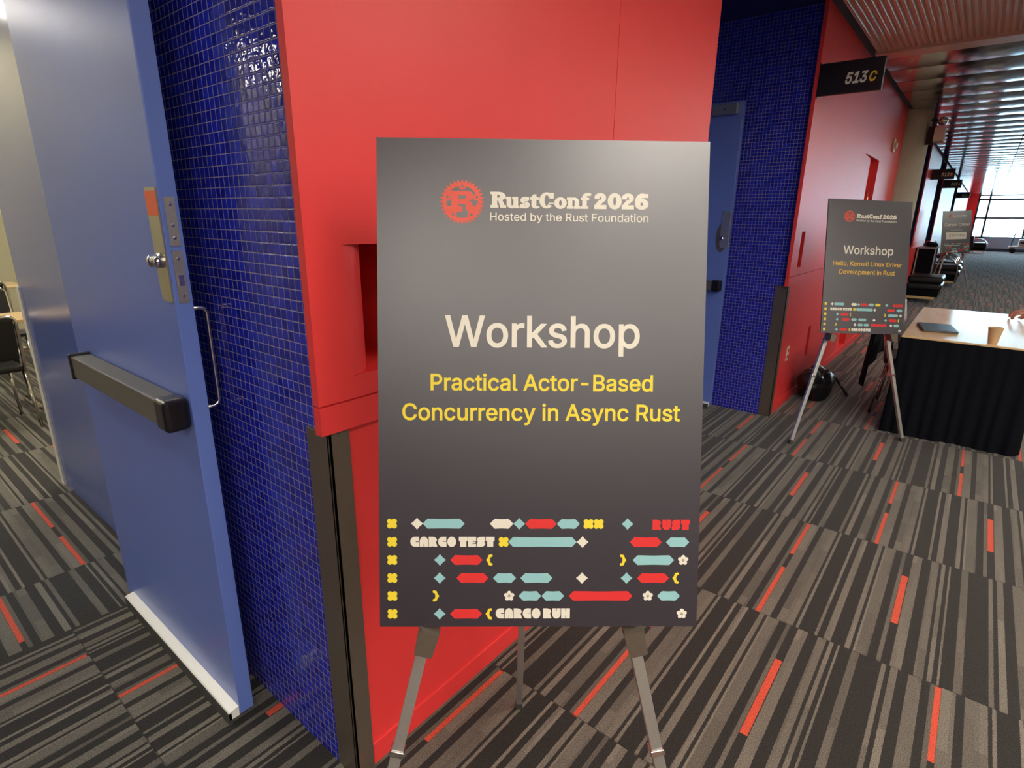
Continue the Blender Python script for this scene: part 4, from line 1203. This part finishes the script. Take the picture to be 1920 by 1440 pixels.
c2 = copy_tree(proto); c2.location = (0.95, 6.95, 0); c2.rotation_euler = (0, 0, PI); c2['label'] = 'black chrome-framed chair on the far side of the nearer meeting table'
c3_ = copy_tree(proto); c3_.location = (1.06, 8.10, 0); c3_.rotation_euler = (0, 0, 0.0); c3_['label'] = 'black chrome-framed chair at the back meeting table'

# ------------------------------------------------------------------ person at the table (only the hand reaches into the picture)
def skin(name, joints, bones, m, parent=None, sub=2, root=0):
    me = bpy.data.meshes.new(name)
    me.from_pydata([j[:3] for j in joints], bones, [])
    o = bpy.data.objects.new(name, me); COL.objects.link(o)
    me.materials.append(M[m])
    sk = o.modifiers.new('skin', 'SKIN')
    sd = me.skin_vertices[0].data if me.skin_vertices else None
    if sd is None:
        bm = bmesh.new(); bm.from_mesh(me); bm.verts.layers.skin.verify(); bm.to_mesh(me); bm.free(); sd = me.skin_vertices[0].data
    for i, j in enumerate(joints):
        rr = j[3] if isinstance(j[3], (tuple, list)) else (j[3], j[3])
        sd[i].radius = rr; sd[i].use_root = (i == root)
    sk.use_smooth_shade = True
    subsurf(o, sub)
    if parent: o.parent = parent
    return o

PX, PY = 6.42, -0.92          # hips
# person faces +y (towards the table); right is +x
PY += .06
J = [(PX, PY+.02, .60, (.085, .065)), (PX, PY, .77, (.11, .08)), (PX, PY+.01, 1.03, (.140, .090)), (PX, PY+.03, 1.15, (.10, .08)), (PX, PY+.05, 1.22, .058), (PX, PY+.08, 1.30, (.082, .092)), (PX, PY+.085, 1.40, (.082, .098)), (PX, PY+.075, 1.46, (.06, .07)),
     (PX-.17, PY+.02, 1.10, .062), (PX-.23, PY+.10, .86, .048), (PX-.185, PY+.25, .80, .040), (PX-.165, PY+.415, .815, .028),
     (PX+.17, PY+.02, 1.10, .062), (PX+.24, PY+.08, .86, .048), (PX+.20, PY+.27, .80, .040), (PX+.12, PY+.42, .80, .028),
     (PX-.10, PY+.12, .58, .066), (PX-.11, PY+.46, .54, .062), (PX-.11, PY+.45, .29, .052), (PX-.11, PY+.44, .07, .036), (PX-.11, PY+.58, .035, .032),
     (PX+.10, PY+.12, .58, .066), (PX+.11, PY+.46, .54, .062), (PX+.11, PY+.45, .29, .052), (PX+.11, PY+.44, .07, .036), (PX+.11, PY+.58, .035, .032)]
Bn = [(0, 1), (1, 2), (2, 3), (3, 4), (4, 5), (5, 6), (6, 7), (2, 8), (8, 9), (9, 10), (10, 11), (2, 12), (12, 13), (13, 14), (14, 15), (0, 16), (16, 17), (17, 18), (18, 19), (19, 20), (0, 21), (21, 22), (22, 23), (23, 24), (24, 25)]
# right and left hands are grown from the wrists in the same mesh, five fingers each
def add_hand(wr, s):
    """s=-1: left hand (thumb towards +x); palm ahead of the wrist, fingers curled down to the table"""
    global J, Bn
    wx, wy, wz = J[wr][:3]
    def add(p, r, prev):
        J.append((*p, r)); Bn.append((prev, len(J)-1)); return len(J)-1
    p1 = add((wx, wy+.035, wz+.004), (.024, .018), wr)
    p2 = add((wx-s*.0, wy+.070, wz+.006), (.026, .015), p1)
    for dx, l, rr in ((s*.030, .80, .0082), (s*.010, .95, .0090), (-s*.011, 1.0, .0090), (-s*.031, .92, .0088)):
        k = add((wx+dx, wy+.098, wz+.003), rr*1.12, p2)
        a = add((wx+dx*1.12, wy+.098+.036*l, wz-.010), rr, k)
        b = add((wx+dx*1.12, wy+.098+.052*l, wz-.034*l), rr*.95, a)
        add((wx+dx*1.05, wy+.098+.044*l, wz-.055*l), rr*.85, b)
    t1 = add((wx-s*.032, wy+.038, wz-.012), .0115, p1)
    t2 = add((wx-s*.048, wy+.066, wz-.032), .0100, t1)
    add((wx-s*.044, wy+.092, wz-.052), .0085, t2)
add_hand(11, -1)
add_hand(15, 1)
pr = skin('person', J, Bn, 'skin', None, 2, 0)
tag(pr, 'seated person in a dark plum top whose hand rests on the right of the table', 'person')
# face: nose, eyes, ears, mouth
fx, fy, fz = PX, PY+.180, 1.36
bm = BM(); ellipsoid(bm, (fx, fy+.006, fz-.012), .012, .018, .022); obj('nose', bm, 'skin', pr, smooth=True)
for s in (-1, 1):
    bm = BM(); ellipsoid(bm, (fx+s*.030, fy-.010, fz+.018), .011, .009, .007); obj('eye', bm, 'cream', pr, smooth=True)
    bm = BM(); ellipsoid(bm, (fx+s*.076, fy-.09, fz), .010, .018, .030); obj('ear', bm, 'skin', pr, smooth=True)
bm = BM(); ellipsoid(bm, (fx, fy-.004, fz-.050), .024, .010, .006); obj('mouth', bm, 'coral', pr, smooth=True)
bm = BM(); ellipsoid(bm, (PX, PY+.055, 1.425), .088, .108, .085, 24)
for v in bm.verts:
    if v.co.y > PY+.12 and v.co.z < 1.44: v.co.y = PY+.12
obj('hair', bm, 'hair', pr, smooth=True)
top = skin('sweater', [(PX, PY-.01, .60, (.175, .145)), (PX, PY-.01, .77, (.155, .125)), (PX, PY+.01, 1.03, (.185, .135)), (PX, PY+.03, 1.15, (.135, .115)), (PX, PY+.045, 1.20, .074),
     (PX-.17, PY+.02, 1.10, .092), (PX-.23, PY+.10, .86, .066), (PX-.185, PY+.25, .80, .050), (PX-.172, PY+.37, .812, .038),
     (PX+.17, PY+.02, 1.10, .092), (PX+.24, PY+.08, .86, .066), (PX+.20, PY+.27, .80, .050), (PX+.13, PY+.38, .80, .038)],
     [(0, 1), (1, 2), (2, 3), (3, 4), (2, 5), (5, 6), (6, 7), (7, 8), (2, 9), (9, 10), (10, 11), (11, 12)], 'plum', pr, 2, 0)
skin('trousers', [(PX, PY, .72, (.135, .105)), (PX, PY-.01, .60, (.165, .125)), (PX-.10, PY+.12, .575, (.10, .09)), (PX-.11, PY+.46, .54, .078), (PX-.11, PY+.45, .29, .064), (PX-.11, PY+.44, .09, .055), (PX+.10, PY+.12, .575, (.10, .09)), (PX+.11, PY+.46, .54, .078), (PX+.11, PY+.45, .29, .064), (PX+.11, PY+.44, .09, .055)],
     [(0, 1), (1, 2), (2, 3), (3, 4), (4, 5), (1, 6), (6, 7), (7, 8), (8, 9)], 'navy', pr, 2, 0)
bm = BM(); ellipsoid(bm, (PX, PY+.02, .595), .185, .155, .10, 20); obj('trouser_seat', bm, 'navy', pr, smooth=True)
for s in (-1, 1):
    bm = BM(); ellipsoid(bm, (PX+s*.11, PY+.52, .045), .045, .13, .045, 18)
    for v in bm.verts: v.co.z = max(0.0, v.co.z)
    obj('shoe', bm, 'black', pr, smooth=True)
chair('stacking_chair', 'black chair under the seated person at the right of the table', (PX, PY+.03, 0), 0.0, 'leather')
